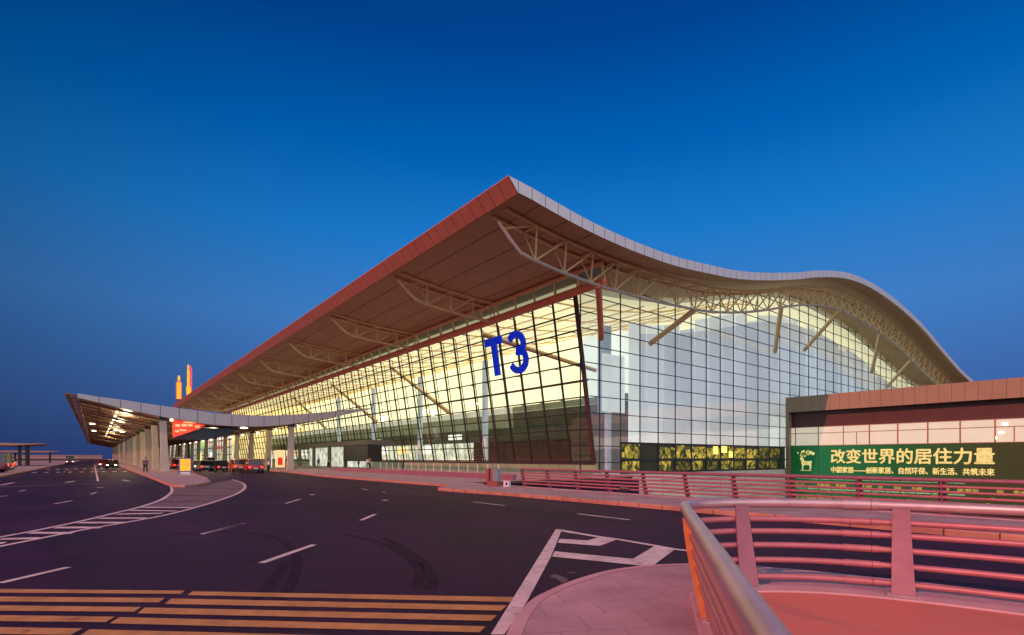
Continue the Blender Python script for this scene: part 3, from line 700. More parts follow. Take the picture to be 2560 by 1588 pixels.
for a, b, z0, z1 in ((60.4, 61.5, 2.3, 3.3), (62.3, 63.6, 2.5, 3.35), (64.1, 65.0, 1.9, 2.7)): MB().box(a, b, YC + .005, YC + .02, z0, z1).build('shop_light', 'shop_glow', shop)
# recess and floor line under the leaning glass
mb = MB(); mb.box(38.6, 38.95, YC, 203, 1.15, 1.42); mb.build('sill_beam', 'dark_metal', term)
mb = MB(); mb.quad((40.5, YC + 1, .16), (40.5, 203, .16), (40.5, 203, 1.3), (40.5, YC + 1, 1.3)); mb.build('base_glazing', 'inner_slab', term)
# interior seen through the glass
mb = MB()
for a, b in zip(XS[8:], XS[9:]): mb.quad((a, YC + .5, rz_(a) - .95), (b, YC + .5, rz_(b) - .95), (b, 205, rz_(b) - .95), (a, 205, rz_(a) - .95))
ceil = mb.build('inner_ceiling', 'lit_ceiling', term, True)
mb = MB()
for i in range(26):
    yy = 40 + 6 * i; mb.tube([(x_, yy, rz_(x_) - 1.25) for x_ in XS[8:30]], .10, 5)
for xx in range(40, 76, 4): mb.tube([(xx, 37, rz_(xx) - 1.3), (xx, 200, rz_(xx) - 1.3)], .07, 5)
mb.build('ceiling_ribs', 'truss_paint', ceil)
MB().box(62, 62.3, 60, 205, 8.2, 25).build('inner_wall', 'lit_wall_cream', term)
MB().box(62.3, 146, 60, 60.3, 0, 26).build('inner_wall', 'lit_wall_pale', term)
MB().box(50, 62, 40, 63, 6.5, 8.7).build('mezzanine', 'inner_dark', term)  # stepped tones, darker near the corner, paint the light falloff on the glass front
MB().box(50, 62, 63, 205, 6.5, 8.7).build('mezzanine', 'inner_slab', term)
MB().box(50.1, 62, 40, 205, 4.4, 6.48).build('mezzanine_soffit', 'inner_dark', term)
MB().box(49.9, 50.0, 40, 63, 8.72, 9.6).build('balustrade', 'inner_slab', term)
MB().box(49.9, 50.0, 63, 205, 8.72, 9.6).build('balustrade', 'inner_pale', term)
for k in range(14): MB().box(49.2, 49.8, 44 + 11 * k, 47.5 + 11 * k, 5.0, 5.9).build('hanging_sign', 'inner_dark' if k % 3 else 'poster_white', term)
for k in range(12): MB().box(47.2, 47.8, 84 + 9 * k, 87.5 + 9 * k, 2.6, 4.0).build('lit_counter', 'lit_warm_end' if k % 2 else 'poster_white', term)
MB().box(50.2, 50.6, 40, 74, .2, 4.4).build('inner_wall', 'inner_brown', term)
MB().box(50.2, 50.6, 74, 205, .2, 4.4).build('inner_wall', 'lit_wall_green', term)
MB().add([(37.2, 203.8, .2), (62, 203.8, .2), (62, 203.8, rz_(62) - .5), (56, 203.8, rz_(56) - .5), (50, 203.8, rz_(50) - .5), (44, 203.8, rz_(44) - .5), (37.2, 203.8, rz_(37.2) - .5)], [(0, 1, 2, 3, 4, 5, 6)]).build('inner_wall', 'lit_warm_end', term)
MB().box(39.3, 146, 36.6, 205, -.1, .14).build('inner_floor', 'inner_floor', term)
for (x_, y_, r_) in ((43.6, 38.9, .75), (45.5, 64, .45), (45.5, 84, .45), (45.5, 104, .45), (45.5, 124, .45)):
    MB().tube([(x_, y_, .1), (x_, y_, rz_(x_) - 3.5)], r_, 14).build('inner_column', 'inner_column', term, True)
for (a, b) in (((37.6, 53, 17.0), (43.5, 40, 11.5)), ((43.5, 71, 9), (37.8, 80, 16.8)), ((43.5, 98, 9), (37.8, 107, 16.8)), ((43, 126, 9), (37.8, 134, 16.8))):
    MB().tube([a, b], .35, 10, .22).build('inner_strut', 'truss_paint', term, True)
xb = [46.0 + 3.2 * i for i in range(31)]
for a, b in zip(xb, xb[1:]):      # glowing blinds added a little behind the end glass to brighten it, one per bay
    dz_ = 3.1 + (.9 if int(a / 3.2) % 5 == 2 else 0) + .25 * math.sin(a * 1.7); za, zb_ = rz_(a) - dz_, rz_(b) - dz_
    z0 = 3.5 if b < 80 else 8
    if za > z0 + .6: MB().add([(a + .06, 37.6, z0), (b - .06, 37.6, z0), (b - .06, 37.6, zb_), (a + .06, 37.6, za), (a + .06, 37.63, z0), (b - .06, 37.63, z0), (b - .06, 37.63, zb_), (a + .06, 37.63, za)], [(0, 1, 2, 3), (7, 6, 5, 4), (0, 4, 5, 1), (3, 2, 6, 7)]).build('roller_blind', 'glow_blind', term)
MB().box(42.2, 45.9, 38.0, 38.03, 6.8, 13.0).build('roller_blind', 'glow_blind', term)
# low reception block seen through the first end bays
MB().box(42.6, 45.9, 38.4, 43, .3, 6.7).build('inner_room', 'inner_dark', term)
# entrance portal near the far doors
mb = MB(); mb.box(34.2, 38.6, 80, 118, 4.0, 4.75)
for yy in (91, 99, 108, 117.4): mb.box(34.3, 34.8, yy - .3, yy + .3, .15, 4.0)
pt = mb.build('entrance_portal', 'portal_grey', term)
MB().box(34.0, 36.4, 80, 90.5, 1.3, 3.9).build('portal_screen', 'dark_metal', pt)
mb = MB(); mb.box(36.5, 36.8, 85, 117, .2, 3.9); mb.build('portal_glazing', 'lit_wall_green', pt)
# T3
ls = thing('letter_sign', 'big blue T and 3 letters mounted on the leaning glass front', 'sign', (37, 47.3, 11.2))
ax = Vector((0, -1, 0)); ay = Vector((-0.163, 0, 1)).normalized(); an = ax.cross(ay)
def letter(polys_or_path, y_left, zb, wd, hgt, kind):
    o0 = Vector((xl(zb) - .5, y_left, zb)); mb = MB()
    P = lambda u, v, d: o0 + ax * u + ay * v + an * d
    if kind == 'T':
        for (u0, u1, v0, v1) in ((0, wd, hgt * .80, hgt), (wd * .355, wd * .665, 0, hgt * .80)):
            vs = [P(u, v, d) for d in (0, .22) for (u, v) in ((u0, v0), (u1, v0), (u1, v1), (u0, v1))]
            mb.add(vs, [(0, 3, 2, 1), (4, 5, 6, 7), (0, 1, 5, 4), (1, 2, 6, 5), (2, 3, 7, 6), (3, 0, 4, 7)])
    else:
        th = hgt * .158; path = []
        r1 = hgt * .27; r2 = hgt * .29
        for i in range(15):
            a = R(150 - i * 236 / 14); path.append((wd * .46 + math.cos(a) * (wd * .42), hgt - th / 2 - r1 * .83 + math.sin(a) * r1 * .83 ))
        for i in range(17):
            a = R(80 - i * 238 / 16); path.append((wd * .46 + math.cos(a) * (wd * .46), th / 2 + r2 * .85 + math.sin(a) * r2 * .85))
        l, r = poly_strip(path, th)
        n = len(l)
        for d0, d1 in ((0, .22),):
            ring = [[P(l[i].x, l[i].y, d0), P(r[i].x, r[i].y, d0), P(r[i].x, r[i].y, d1), P(l[i].x, l[i].y, d1)] for i in range(n)]
            mb.loft(ring)
    return mb.build('letter', 'letter_blue', ls)
letter(None, 50.6, 11.4, 3.15, 4.35, 'T'); letter(None, 46.35, 11.15, 2.9, 4.65, '3')

# ------------------------------------------------------------------ far wing beyond the big roof
wing = thing('terminal_wing', 'low lit far wing of the terminal seen between the canopy columns', 'building', (38, 206, 0))
MB().box(38, 70, 206, 520, 0, 14.5).build('wall', 'lit_wall_green', wing)
mb = MB()
for i in range(60): mb.box(37.8, 38, 206 + 5.2 * i, 206.5 + 5.2 * i, 0, 14.5)
for zz in (2.9, 5.6, 8.3, 11.2, 14.2): mb.box(37.75, 38, 206, 520, zz, zz + .3)
mb.build('frame', 'mullion_dark', wing)
for y_ in (216, 243, 275, 318, 360): MB().box(37.6, 37.78, y_, y_ + 9, .3, 4.2).build('door', 'poster_white' if y_ in (243, 318) else 'shop_glow', wing)
for y_, z_, k_ in ((258, 5.8, 16), (300, 4.8, 14), (345, 5, 20)): MB().box(37.4, 37.7, y_, y_ + k_, z_, z_ + 3.2).build('green_sign', 'sign_green', wing)
MB().box(37.4, 37.7, 214, 217, 6.2, 9).build('yellow_sign', 'neon_yellow', wing)
MB().box(37.4, 37.7, 226, 240, 5.2, 6.4).build('red_sign_band', 'red_fascia_sign', wing)

# ------------------------------------------------------------------ service building on the right
svc = thing('service_building', 'low annex with sodium light painted into its fascia and a row of cream blinds above the green banner', 'building', (81, 20, -6))
XW = 80.7; YB0 = -10.0
MB().box(XW + .05, 100, YB0, YC - .05, -6, 10.2).build('wall', 'band_brown', svc)
f = MB(); bk = MB(); y = YC - .02
while y > YB0:
    f.quad((79.75, y - .015, 8.5), (79.75, y - 1.185, 8.5), (79.75, y - 1.185, 10.7), (79.75, y - .015, 10.7)); y -= 1.2
bk.box(79.78, 100, YB0, YC - .05, 8.5, 10.69)
fo = f.build('fascia', 'sodium_tint_panel', svc); bk.build('panel_backing', 'dark_joint', fo)
MB().box(XW - .12, XW + .05, YB0, YC - .05, 3.62, 6.3).build('blind_windows', 'blind_cream', svc)
mb = MB()
for i, y in enumerate((34.9, 31.8, 28.6, 25.5, 22.35, 19.25, 16.15, 13.05, 9.95, 6.85)): mb.box(XW - .2, XW - .12, y - (.045 if i < 3 else .07), y + (.045 if i < 3 else .07), 3.62, 6.3)
for z in (3.62, 5.38, 6.27): mb.box(XW - .19, XW - .121, YB0, YC - .05, z - .04, z + .04)
mb.box(XW - .19, XW - .121, 26.95, 27.03, 3.7, 5.3); mb.box(XW - .19, XW - .121, 11.4, 11.5, 3.7, 5.3)
mb.build('window_frame', 'frame_red', svc)
mb = MB(); mb.box(XW - .2, XW - .13, 12.0, 12.45, 5.55, 5.8); mb.box(XW - .2, XW - .13, 12.9, 13.0, 4.0, 4.3); mb.tube([(XW - .16, 12.72, 4.75), (XW - .16, 12.3, 4.72)], .09, 8)
mb.build('window_lamp', 'lamp_tube', svc)
MB().box(79.7, XW + .06, YC - .48, YC - .06, -6, 8.48).build('corner_pier', 'sodium_tint_panel', svc)

# ------------------------------------------------------------------ green banner
bb = thing('billboard', 'long green banner with gold Chinese slogan and deer emblem on the annex wall', 'billboard', (80.5, 20, -4.5))
XA = XW - .22
pn = MB(); pn.box(XA, XW + .04, YB0, YC - .5, -4.6, 3.58)
def text_obj(body, name, y_left, z_base, width, height, m, bold=0.0, parent=None, xface=XA, ext=.03):
    cu = bpy.data.curves.new('txt', 'FONT'); cu.body = body; cu.size = 1.0; cu.extrude = .02; cu.offset = bold
    o = bpy.data.objects.new('txt', cu); link(o)
    dg = bpy.context.evaluated_depsgraph_get(); me = bpy.data.meshes.new_from_object(o.evaluated_get(dg))
    bpy.data.objects.remove(o)
    xs = [v.co.x for v in me.vertices]; ys = [v.co.y for v in me.vertices]
    if not xs: return None
    x0, x1, y0, y1 = min(xs), max(xs), min(ys), max(ys); off = wloc(parent)
    for v in me.vertices:
        u = (v.co.x - x0) / (x1 - x0) * width; t = (v.co.y - y0) / (y1 - y0) * height
        d = ext * (1 + v.co.z / .02) / 2
        v.co = Vector((xface - .004 - d, y_left - u, z_base + t)) - off
    me.materials.clear(); me.materials.append(MATS[m]); me.name = name
    bm = bmesh.new(); bm.from_mesh(me); bmesh.ops.recalc_face_normals(bm, faces=bm.faces[:]); bm.to_mesh(me); bm.free()
    q = bpy.data.objects.new(name, me); link(q); q.parent = parent; return q
def bold(a, b, c, d, e, st):
    o = text_obj(a, b, c, d, e[0], e[1], 'ad_gold', 0, bb)
    bm = bmesh.new()
    for i, (dx, dz) in enumerate(((0, 0), (st, 0), (0, st), (-st, 0), (0, -st))):
        k = len(bm.verts); bm.from_mesh(o.data); bm.verts.ensure_lookup_table()
        for v in bm.verts[k:]: v.co += Vector((-.003 * i, dx, dz))
    bm.to_mesh(o.data); bm.free()
bold('改变世界的居住力量', 'slogan_lettering', 30.1, 1.12, (17.0, 1.92), .045)
bold('中国家居——创新家居、自然环保、新生活、共筑未来', 'subtitle_lettering', 30.1, -.18, (17.0, .82), .028)
# deer emblem: body outline + tree-like antlers
deer = [(.30, 0), (.30, .62), (.24, .80), (.20, 1.10), (.02, 1.42), (.10, 1.52), (.12, 1.66), (.28, 1.72), (.42, 1.60), (.50, 1.30), (.62, 1.12), (1.20, 1.10), (1.42, 1.16), (1.50, 1.0), (1.42, .74), (1.44, .40), (1.34, 0), (1.22, 0), (1.24, .42), (1.10, .62), (.60, .58), (.44, .42), (.44, 0)]
mb = MB(); n = len(deer)
ym, zm_, s_ = 34.3, 0.15, 1.12
bmv = [(XA - .03, ym - p[0] * s_, zm_ + p[1] * s_) for p in deer]
mb.add(bmv + [(XA - .004, v[1], v[2]) for v in bmv], [tuple(range(n)), tuple(range(n, 2 * n))] + [(i, (i + 1) % n, n + (i + 1) % n, n + i) for i in range(n)])
rnd = random.Random(5)
for i in range(46):
    a = rnd.uniform(0, 2 * math.pi); r = math.sqrt(rnd.random())
    cy = ym - .85 - math.cos(a) * r * 1.15; czz = zm_ + 2.45 + math.sin(a) * r * .42 + .12 * math.cos(r * 3); q = rnd.uniform(.05, .13)
    mb.tube([(XA - .03, cy, czz), (XA - .004, cy, czz)], q, 7)
mb.tube([(XA - .02, ym - .35, zm_ + 1.85), (XA - .02, ym - .5, zm_ + 2.2)], .04, 5)
for i in range(9): mb.tube([(XA - .03, ym - .2 - i * .17, zm_ - .08 - .05 * (i % 2)), (XA - .004, ym - .2 - i * .17, zm_ - .08 - .05 * (i % 2))], .07, 6)
mb.build('emblem', 'ad_gold', bb)
mb = pn; mb.m = 1; rnd = random.Random(9); y = 35.0
while y > 2:
    wd = rnd.uniform(.4, .95)
    for z0, z1, p in ((-2.2, -1.65, .55), (-3.0, -2.7, .7), (-4.0, -3.35, .75)):
        if rnd.random() < p: mb.box(XA - .02, XA - .002, y - wd * .85, y, z0, z1 - rnd.uniform(0, .2))
    y -= wd
mb.m = 2
y = 34.8
while y > 16:
    mb.box(XA - .015, XA - .003, y - 1.5, y, -1.2, -.75); mb.box(XA - .015, XA - .003, y - 1.5, y, -2.62, -2.3); y -= 1.6
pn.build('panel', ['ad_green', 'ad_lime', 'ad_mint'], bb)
MB().box(XA - .03, XA + .02, 31.72, 31.78, -4.6, 3.58).build('panel_joint', 'dark_joint', bb)

# ------------------------------------------------------------------ departure canopy
can = thing('canopy', 'long boomerang shaped canopy over the kerbside on leaning columns', 'canopy', (8, 78, 0))
CT = [(-2.58, 9.12), (-1.6, 9.2), (0.12, 8.97), (2.74, 8.72), (5.35, 8.40), (8.04, 8.12), (10.7, 7.84), (12.39, 7.68), (14.69, 7.6), (18.77, 7.68), (21.84, 7.97), (25.02, 8.36), (27.89, 8.78), (30.39, 9.16), (33.6, 9.58)]
CB = [(-1.6, 8.74), (0.12, 8.36), (2.28, 7.84), (3.83, 7.49), (5.39, 7.18), (6.86, 6.9), (10.7, 6.33), (12.39, 6.16), (15.51, 6.10), (18.77, 6.27), (21.84, 6.67), (25.02, 7.26), (27.89, 7.92), (30.39, 8.59), (33.6, 9.44)]
YA, YZ = 78.0, 330.0
cx_ = [-1.6 + (33.6 + 1.6) * i / 44 for i in range(45)]
mb = MB()
for a, b in zip(cx_, cx_[1:]): mb.quad((a, YA, interp(CT, a)), (b, YA, interp(CT, b)), (b, YZ, interp(CT, b)), (a, YZ, interp(CT, a)))
mb.build('roof', 'roof_metal', can, True)
mb = MB()
for a, b in zip(cx_, cx_[1:]): mb.quad((a, YA + .1, interp(CB, a)), (b, YA + .1, interp(CB, b)), (b, YZ, interp(CB, b)), (a, YZ, interp(CB, a)))
cs = mb.build('soffit', 'canopy_soffit', can, True)
mb = MB()
for yy in [82 + 6.15 * i for i in range(40)]: mb.tube([(a, yy, interp(CB, a) - .06) for a in cx_[:40]], .10, 5)
for xx in (0.5, 4.6, 12, 16.4, 26): mb.box(xx - .08, xx + .08, YA + .2, YZ, interp(CB, xx) - .07, interp(CB, xx) + .03)
mb.build('soffit_ribs', 'canopy_edge', cs)
pf = MB(); bk = MB(); x = -1.6
while x < 33.4:
    x2 = min(x + 1.98, 33.6)
    for q, g, o in ((pf, .03, .05), (bk, 0, 0)):
        sub = 4
        for i in range(sub):
            a = x + g + (x2 - x - 2 * g) * i / sub; b = x + g + (x2 - x - 2 * g) * (i + 1) / sub
            q.quad((a, YA - o, interp(CT, a) + .02), (b, YA - o, interp(CT, b) + .02), (b, YA - o, interp(CB, b) - .02), (a, YA - o, interp(CB, a) - .02))
    x = x2
pfo = pf.build('end_fascia', 'canopy_fascia', can); bk.build('panel_backing', 'dark_joint', pfo)
mb = MB(); mb.tube([(-2.58, YA, 9.1), (-2.58, YZ, 9.1)], .16, 8); mb.tube([(-1.6, YA, 8.72), (-1.6, YZ, 8.72)], .12, 6)
for i in range(42): mb.tube([(-2.58, YA + 6 * i, 9.1), (-1.6, YA + 6 * i, 8.95)], .08, 6)
er = mb.build('edge_frame', 'canopy_edge', can, True)
mb = MB()
for i in range(42): mb.quad((-2.5, YA + 6 * i + .2, 9.12), (-1.65, YA + 6 * i + .2, 9.0), (-1.65, YA + 6 * i + 5.8, 9.0), (-2.5, YA + 6 * i + 5.8, 9.12))
mb.build('edge_glass', 'edge_glass_blue', er)
# columns: one in each row is built, the rest are copies
def column(X, lean):
    zt_ = interp(CB, X) - .05; mb = MB(); rings = []
    for t in (0, .02, .5, .9, 1):
        z = .15 + (zt_ - .15) * t; hw = (.47 - .13 * t) if t > .01 else .64; hd = .26 - .05 * t; xo = lean * t
        rings.append([(X + xo - hw, YA + 1 - hd, z), (X + xo + hw, YA + 1 - hd, z), (X + xo + hw, YA + 1 + hd, z), (X + xo - hw, YA + 1 + hd, z)])
    mb.loft(rings); o = mb.build('column', 'column_paint', can, bevel=0.06)
    cp = MB().box(X + lean - .40, X + lean + .40, YA + .74, YA + 1.26, zt_ - .32, zt_ + .2).build('column_head', 'dark_metal', o)
    # recompute child offset: column's own location is the canopy's origin
    lm = MB().tube([(X + lean + .9, YA + .7, zt_ - .35), (X + lean + .9, YA + .7, zt_ - .12)], .17, 10).build('flood_lamp', 'lamp_white', o, True)
    return o, cp, lm
cols = [column(6.9, -.25), column(21.9, .25)]
for i in range(1, 20):
    for tri in cols:
        c = tri[0].copy(); link(c); c.parent = can; c.location = Vector(tri[0].location) + Vector((0, 12.3 * i, 0))
        for q in tri[1:]:
            d = q.copy(); link(d); d.parent = c
# soffit lamps
for i in range(9):
    y0 = 84 + 7.5 * i + (i * i) * .5; zz = interp(CB, 2.2) - .10
    MB().box(2.1, 2.34, y0, y0 + 2.2, zz - .06, zz + .02).build('soffit_lamp', 'lamp_tube', can)
for (xx, yy, ln) in ((-.4, 128, 2.0), (-.2, 160, 2.0), (3.4, 132, 3), (4.4, 133, 3), (16.2, 80.0, .8), (14, 100, .8), (18, 112, .8)):
    zz = interp(CB, xx) - .12; MB().box(xx - .4, xx + .4, yy, yy + ln, zz - .06, zz + .02).build('soffit_lamp', 'lamp_white', can)
# the canopy lamps' own light
for (xx, yy, pw) in ((3, 88, 500), (3, 108, 500), (3, 130, 500), (3, 155, 500), (14, 90, 700), (14, 110, 700), (14, 132, 600), (26, 86, 600), (27, 106, 600), (3, 185, 600), (3, 220, 700)):
    ld = bpy.data.lights.new('canopy_lamp', 'POINT'); ld.energy = pw * 0.85; ld.color = (1.0, 0.84, 0.50); ld.shadow_soft_size = .5
    lo_ = bpy.data.objects.new('canopy_lamp', ld); link(lo_); lo_.location = (xx, yy, interp(CB, xx) - 1.0)
# dark inner awning below the canopy
P = [(7.7, 4.36), (11.3, 4.26), (14.4, 5.0), (15.6, 6.0), (11.2, 5.78), (9.4, 5.1)]
mb = MB(); mb.add([(x, 80.2, z) for x, z in P] + [(x, 83.5, z) for x, z in P], [tuple(range(6)), tuple(range(6, 12))[::-1]] + [(i, (i + 1) % 6, 6 + (i + 1) % 6, 6 + i) for i in range(6)])
mb.build('inner_awning', 'awning_teal', can)
# red screen hanging from the canopy
led = thing('led_banner', 'glowing red screen hanging under the near end of the canopy', 'led sign', (9, 79.4, 4.4))
P = [(7.75, 6.7), (9.6, 6.43), (11.4, 6.15), (10.3, 5.5), (8.8, 4.85), (7.75, 4.45)]
mb = MB(); mb.add([(x, 79.3, z) for x, z in P] + [(x, 79.55, z) for x, z in P], [(0, 1, 2, 3, 4, 5), (11, 10, 9, 8, 7, 6)] + [(i, (i + 1) % 6, 6 + (i + 1) % 6, 6 + i) for i in range(6)])
mb.build('screen', 'led_red', led)
mb = MB()
for (a, b, z0, z1) in ((8.0, 8.5, 5.85, 6.15), (8.7, 9.3, 5.9, 6.2), (9.4, 9.9, 5.95, 6.2), (8.5, 9.2, 5.3, 5.5), (8.0, 8.4, 5.15, 5.35), (8.9, 10.2, 6.35, 6.5), (10.2, 10.7, 5.8, 6.05)): mb.box(a, b, 79.27, 79.3, z0, z1)
mb.build('lit_pattern', 'led_hot', led)

# ------------------------------------------------------------------ neon pylons behind the canopy
def pylon(name, label, X, Y, prof, capx=None):
    t = thing(name, label, 'neon sign', (X, Y, 0), 'neon pylons behind the canopy')
    zb = prof[0][1]
    MB().box(X - .5, X + .5, Y - .3, Y + .3, 0, zb + 2).build('mast', 'dark_metal', t)
    f = MB(); rings = [[(X - hw + o, Y - .6, z), (X + hw + o, Y - .6, z), (X + hw + o, Y - .2, z), (X - hw + o, Y - .2, z)] for hw, z, o in prof]
    f.loft(rings); f.build('lit_face', 'neon_yellow', t)
    return t
A = pylon('pylon_sign', 'shorter yellow neon pylon with square cap left of the tall one', 25.4, 240, [(.62, 24.6, 0), (.68, 26, 0), (.70, 31.0, 0), (.6, 31.1, 0)])
MB().loft([[(25.4 - w_, 239.4, z), (25.4 + w_, 239.4, z), (25.4 + w_, 239.8, z), (25.4 - w_, 239.8, z)] for w_, z in ((.40, 31.7), (.42, 32.8), (.3, 33.5), (.12, 33.7))]).build('lit_cap', 'neon_yellow', A)
MB().box(24.9, 25.9, 239.5, 239.9, 31.1, 31.7).build('side_light', 'neon_red', A)
MB().box(26.12, 26.3, 239.4, 240.2, 24.6, 31.0).build('side_light', 'neon_red', A); MB().box(24.5, 24.68, 239.4, 240.2, 24.6, 31.0).build('side_light', 'neon_red', A)
Bp = pylon('pylon_sign', 'taller yellow neon pylon with rounded base and red flank', 28.6, 240, [(.3, 25.6, -.2), (.65, 26.4, 0), (.82, 28.4, 0), (.70, 29.6, 0), (.42, 29.9, -.1), (.48, 31, 0), (.40, 32.2, -.1), (.46, 34, 0), (.34, 36, -.12), (.30, 37.6, -.15), (.14, 38.3, -.15)])
MB().loft([[(29.3 + o, 239.5, z), (29.75 + o, 239.5, z), (29.75 + o, 240, z), (29.3 + o, 240, z)] for o, z in ((-.1, 27), (0, 31), (0, 36), (-.5, 37.8))]).build('side_light', 'neon_red', Bp)

# ------------------------------------------------------------------ railings
def build_railing(name, label, path, zb, post_s, m_rail, m_post, lean=.24, hz=(1.05, .84, .68, .50, .32, .11), rh=.055, rr=.036, sleeves=(), plinth=None, flange=.20, feet=False):
    P = [Vector((p[0], p[1], 0)) for p in path]
    cum = [0]
    for a, b in zip(P, P[1:]): cum.append(cum[-1] + (b - a).length)
    def at(s):
        s = max(0, min(cum[-1], s))
        for i in range(len(P) - 1):
            if cum[i + 1] >= s:
                t = (s - cum[i]) / max(1e-6, cum[i + 1] - cum[i]); 
                d = (P[min(i + 2, len(P) - 1)] - P[max(i - 1, 0)]).normalized()
                return P[i].lerp(P[i + 1], t), d
    t0 = thing(name, label, 'railing', (*at(cum[-1] / 2)[0][:2], zb))
    inn = lambda z: lean * (max(0, 1 - z / hz[0])) ** 1.35
    def off_path(z, ds=0):
        out = []
        for i, p in enumerate(P):
            d = (P[min(i + 1, len(P) - 1)] - P[max(i - 1, 0)]).normalized(); n = Vector((d.y, -d.x, 0))
            out.append(p + n * inn(z) + Vector((0, 0, zb + z)))
        return out
    for i, z in enumerate(hz):
        mb = MB(); mb.tube(off_path(z), rh if i == 0 else rr, 14 if i == 0 else 10)
        o = mb.build('handrail' if i == 0 else 'rail', m_rail if i == 0 else 'rail_bar', t0, True)
        for (s, ln) in sleeves:
            q = MB(); pts = []
            for k in range(5):
                p, d = at(s + ln * k / 4); n = Vector((d.y, -d.x, 0)); pts.append(p + n * inn(z) + Vector((0, 0, zb + z)))
            q.tube(pts, (rh if i == 0 else rr) * 1.16, 14); q.build('sleeve', m_rail if i == 0 else 'rail_bar', o, True)
            q = MB(); q.tube([pts[3].lerp(pts[4], .1), pts[3].lerp(pts[4], .16)], (rh if i == 0 else rr) * 1.18, 14); q.build('sleeve_joint', 'dark_joint', o, True)
    for s in post_s:
        p, d = at(s); n = Vector((d.y, -d.x, 0)); mb = MB(); rings = []; rings2 = []
        for k in range(9):
            z = (hz[0] - .03) * k / 8; c = p + n * (inn(z) + rr + .012) + Vector((0, 0, zb + z)); hw = flange / 2 * (1.12 - .3 * k / 8)
            rings.append([c - d * hw, c + d * hw, c + d * hw + n * .022, c - d * hw + n * .022])
            c2 = p + n * (inn(z)) + Vector((0, 0, zb + z)); 
            rings2.append([c2 - d * .014 - n * (rr + .055 * (1 - .3 * k / 8)), c2 + d * .014 - n * (rr + .055 * (1 - .3 * k / 8)), c2 + d * .014 + n * (rr + .01), c2 - d * .014 + n * (rr + .01)])
        mb.loft(rings); o = mb.build('post', m_post, t0)
        if feet:
            c = p + n * (inn(0) + .03) + Vector((0, 0, zb)); q = MB()
            q.loft([[c - d * .17 - n * .13 + Vector((0, 0, z)), c + d * .17 - n * .13 + Vector((0, 0, z)), c + d * .17 + n * .11 + Vector((0, 0, z)), c - d * .17 + n * .11 + Vector((0, 0, z))] for z in (0, .014)])
            for a_, b_ in ((-.145, -.10), (.145, -.10), (.145, .085), (-.145, .085)):
                e_ = c + d * a_ + n * b_; q.tube([e_ + Vector((0, 0, .012)), e_ + Vector((0, 0, .034))], .013, 6)
            q.build('base_plate', m_rail, o)
        MB().loft(rings2).build('web_plate', 'rail_sodium_tint' if m_rail == 'rail_steel' else m_post, o)
    if plinth:
        mb = MB(); wi, hh = plinth; l = []; r = []
        for i, p in enumerate(P):
            d = (P[min(i + 1, len(P) - 1)] - P[max(i - 1, 0)]).normalized(); n = Vector((d.y, -d.x, 0)); c = p + n * (lean + .05)
            l.append(c - n * wi); r.append(c + n * wi)
        rings = [[Vector((a.x, a.y, zb - hh)), Vector((a.x, a.y, zb - .02)), Vector((a.x, a.y, zb - .002)).lerp(Vector((b.x, b.y, zb - .002)), .05), Vector((b.x, b.y, zb - .002)).lerp(Vector((a.x, a.y, zb - .002)), .05), Vector((b.x, b.y, zb - .02)), Vector((b.x, b.y, zb - hh))] for a, b in zip(l, r)]
        mb.loft(rings); mb.build('plinth', 'plinth', t0)
    return t0, at, cum[-1]
near = [(.20, -1.2), (.35, -.3), (.55, .6), (.81, 1.58), (1.03, 2.42), (1.24, 3.2), (1.70, 4.94), (1.96, 5.9), (2.05, 6.25), (2.13, 6.48), (2.26, 6.65), (2.5, 6.8), (2.94, 6.93), (3.6, 6.92), (4.24, 6.75), (4.95, 6.38), (5.63, 5.9), (6.6, 5.1), (8, 3.6), (9, 2.4)]
npath = [tuple(p) for p in smooth_path([Vector((*C(*p), 0)) for p in near], 6)]
def s_of(path, q):
    best = None; cum = 0; P = [Vector(p[:2]) for p in path]; q = Vector(q[:2])
    for a, b in zip(P, P[1:]):
        m_ = (a + b) / 2
        if best is None or (m_ - q).length < best[0]: best = ((m_ - q).length, cum + (b - a).length / 2)
        cum += (b - a).length
    return best[1]
sp = [s_of(npath, C(*q)) for q in ((.62, .85), (1.83, 5.35), (3.02, 6.93), (4.72, 6.5), (6.6, 5.1), (8.2, 3.3))]
build_railing('guard_railing', 'foreground steel railing with thick handrail curving round the raised platform', npath, .215, sp, 'rail_steel', 'rail_paint', lean=.2, rh=.062, rr=.038,
              hz=(1.045, .835, .68, .505, .32, .115), sleeves=((sp[3] - .62, .40),), feet=True, plinth=(.2, .085), flange=.21)
# raised floor inside the near railing, orange lamp light put into its red
fl = []
Pn = [Vector(p[:2]) for p in npath]
for i, p in enumerate(Pn):
    d = (Pn[min(i + 1, len(Pn) - 1)] - Pn[max(i - 1, 0)]).normalized(); fl.append(p + Vector((d.y, -d.x)) * .40)
MB().prism([tuple(p) for p in fl[3:]] + [C(9, -1)], .10, .195).build('platform_floor', 'lamp_tint_deck', kind='structure')
mpath = [(19.4, 23.75 - .6 * i) for i in range(75)]
ms = [0.08 + 2.15 * i for i in range(16)]
build_railing('guard_railing', 'long mauve railing along the far sidewalk edge before the green banner', mpath[::-1], .17, [44.4 - s for s in ms], 'rail_paint', 'rail_paint', lean=.26,
              hz=(1.03, .84, .68, .52, .36, .2), rh=.066, rr=.042, plinth=(.17, .03), flange=.22)
# upstand along the viaduct edge
wl = MB(); wl.box(25.0, 25.3, 31.5, 70, .15, .58); wo_ = wl.build('parapet_wall', 'rail_paint', loc=(25.1, 50, .15)); tag(wo_, 'low pink parapet kerb running in front of the leaning glass', 'parapet')
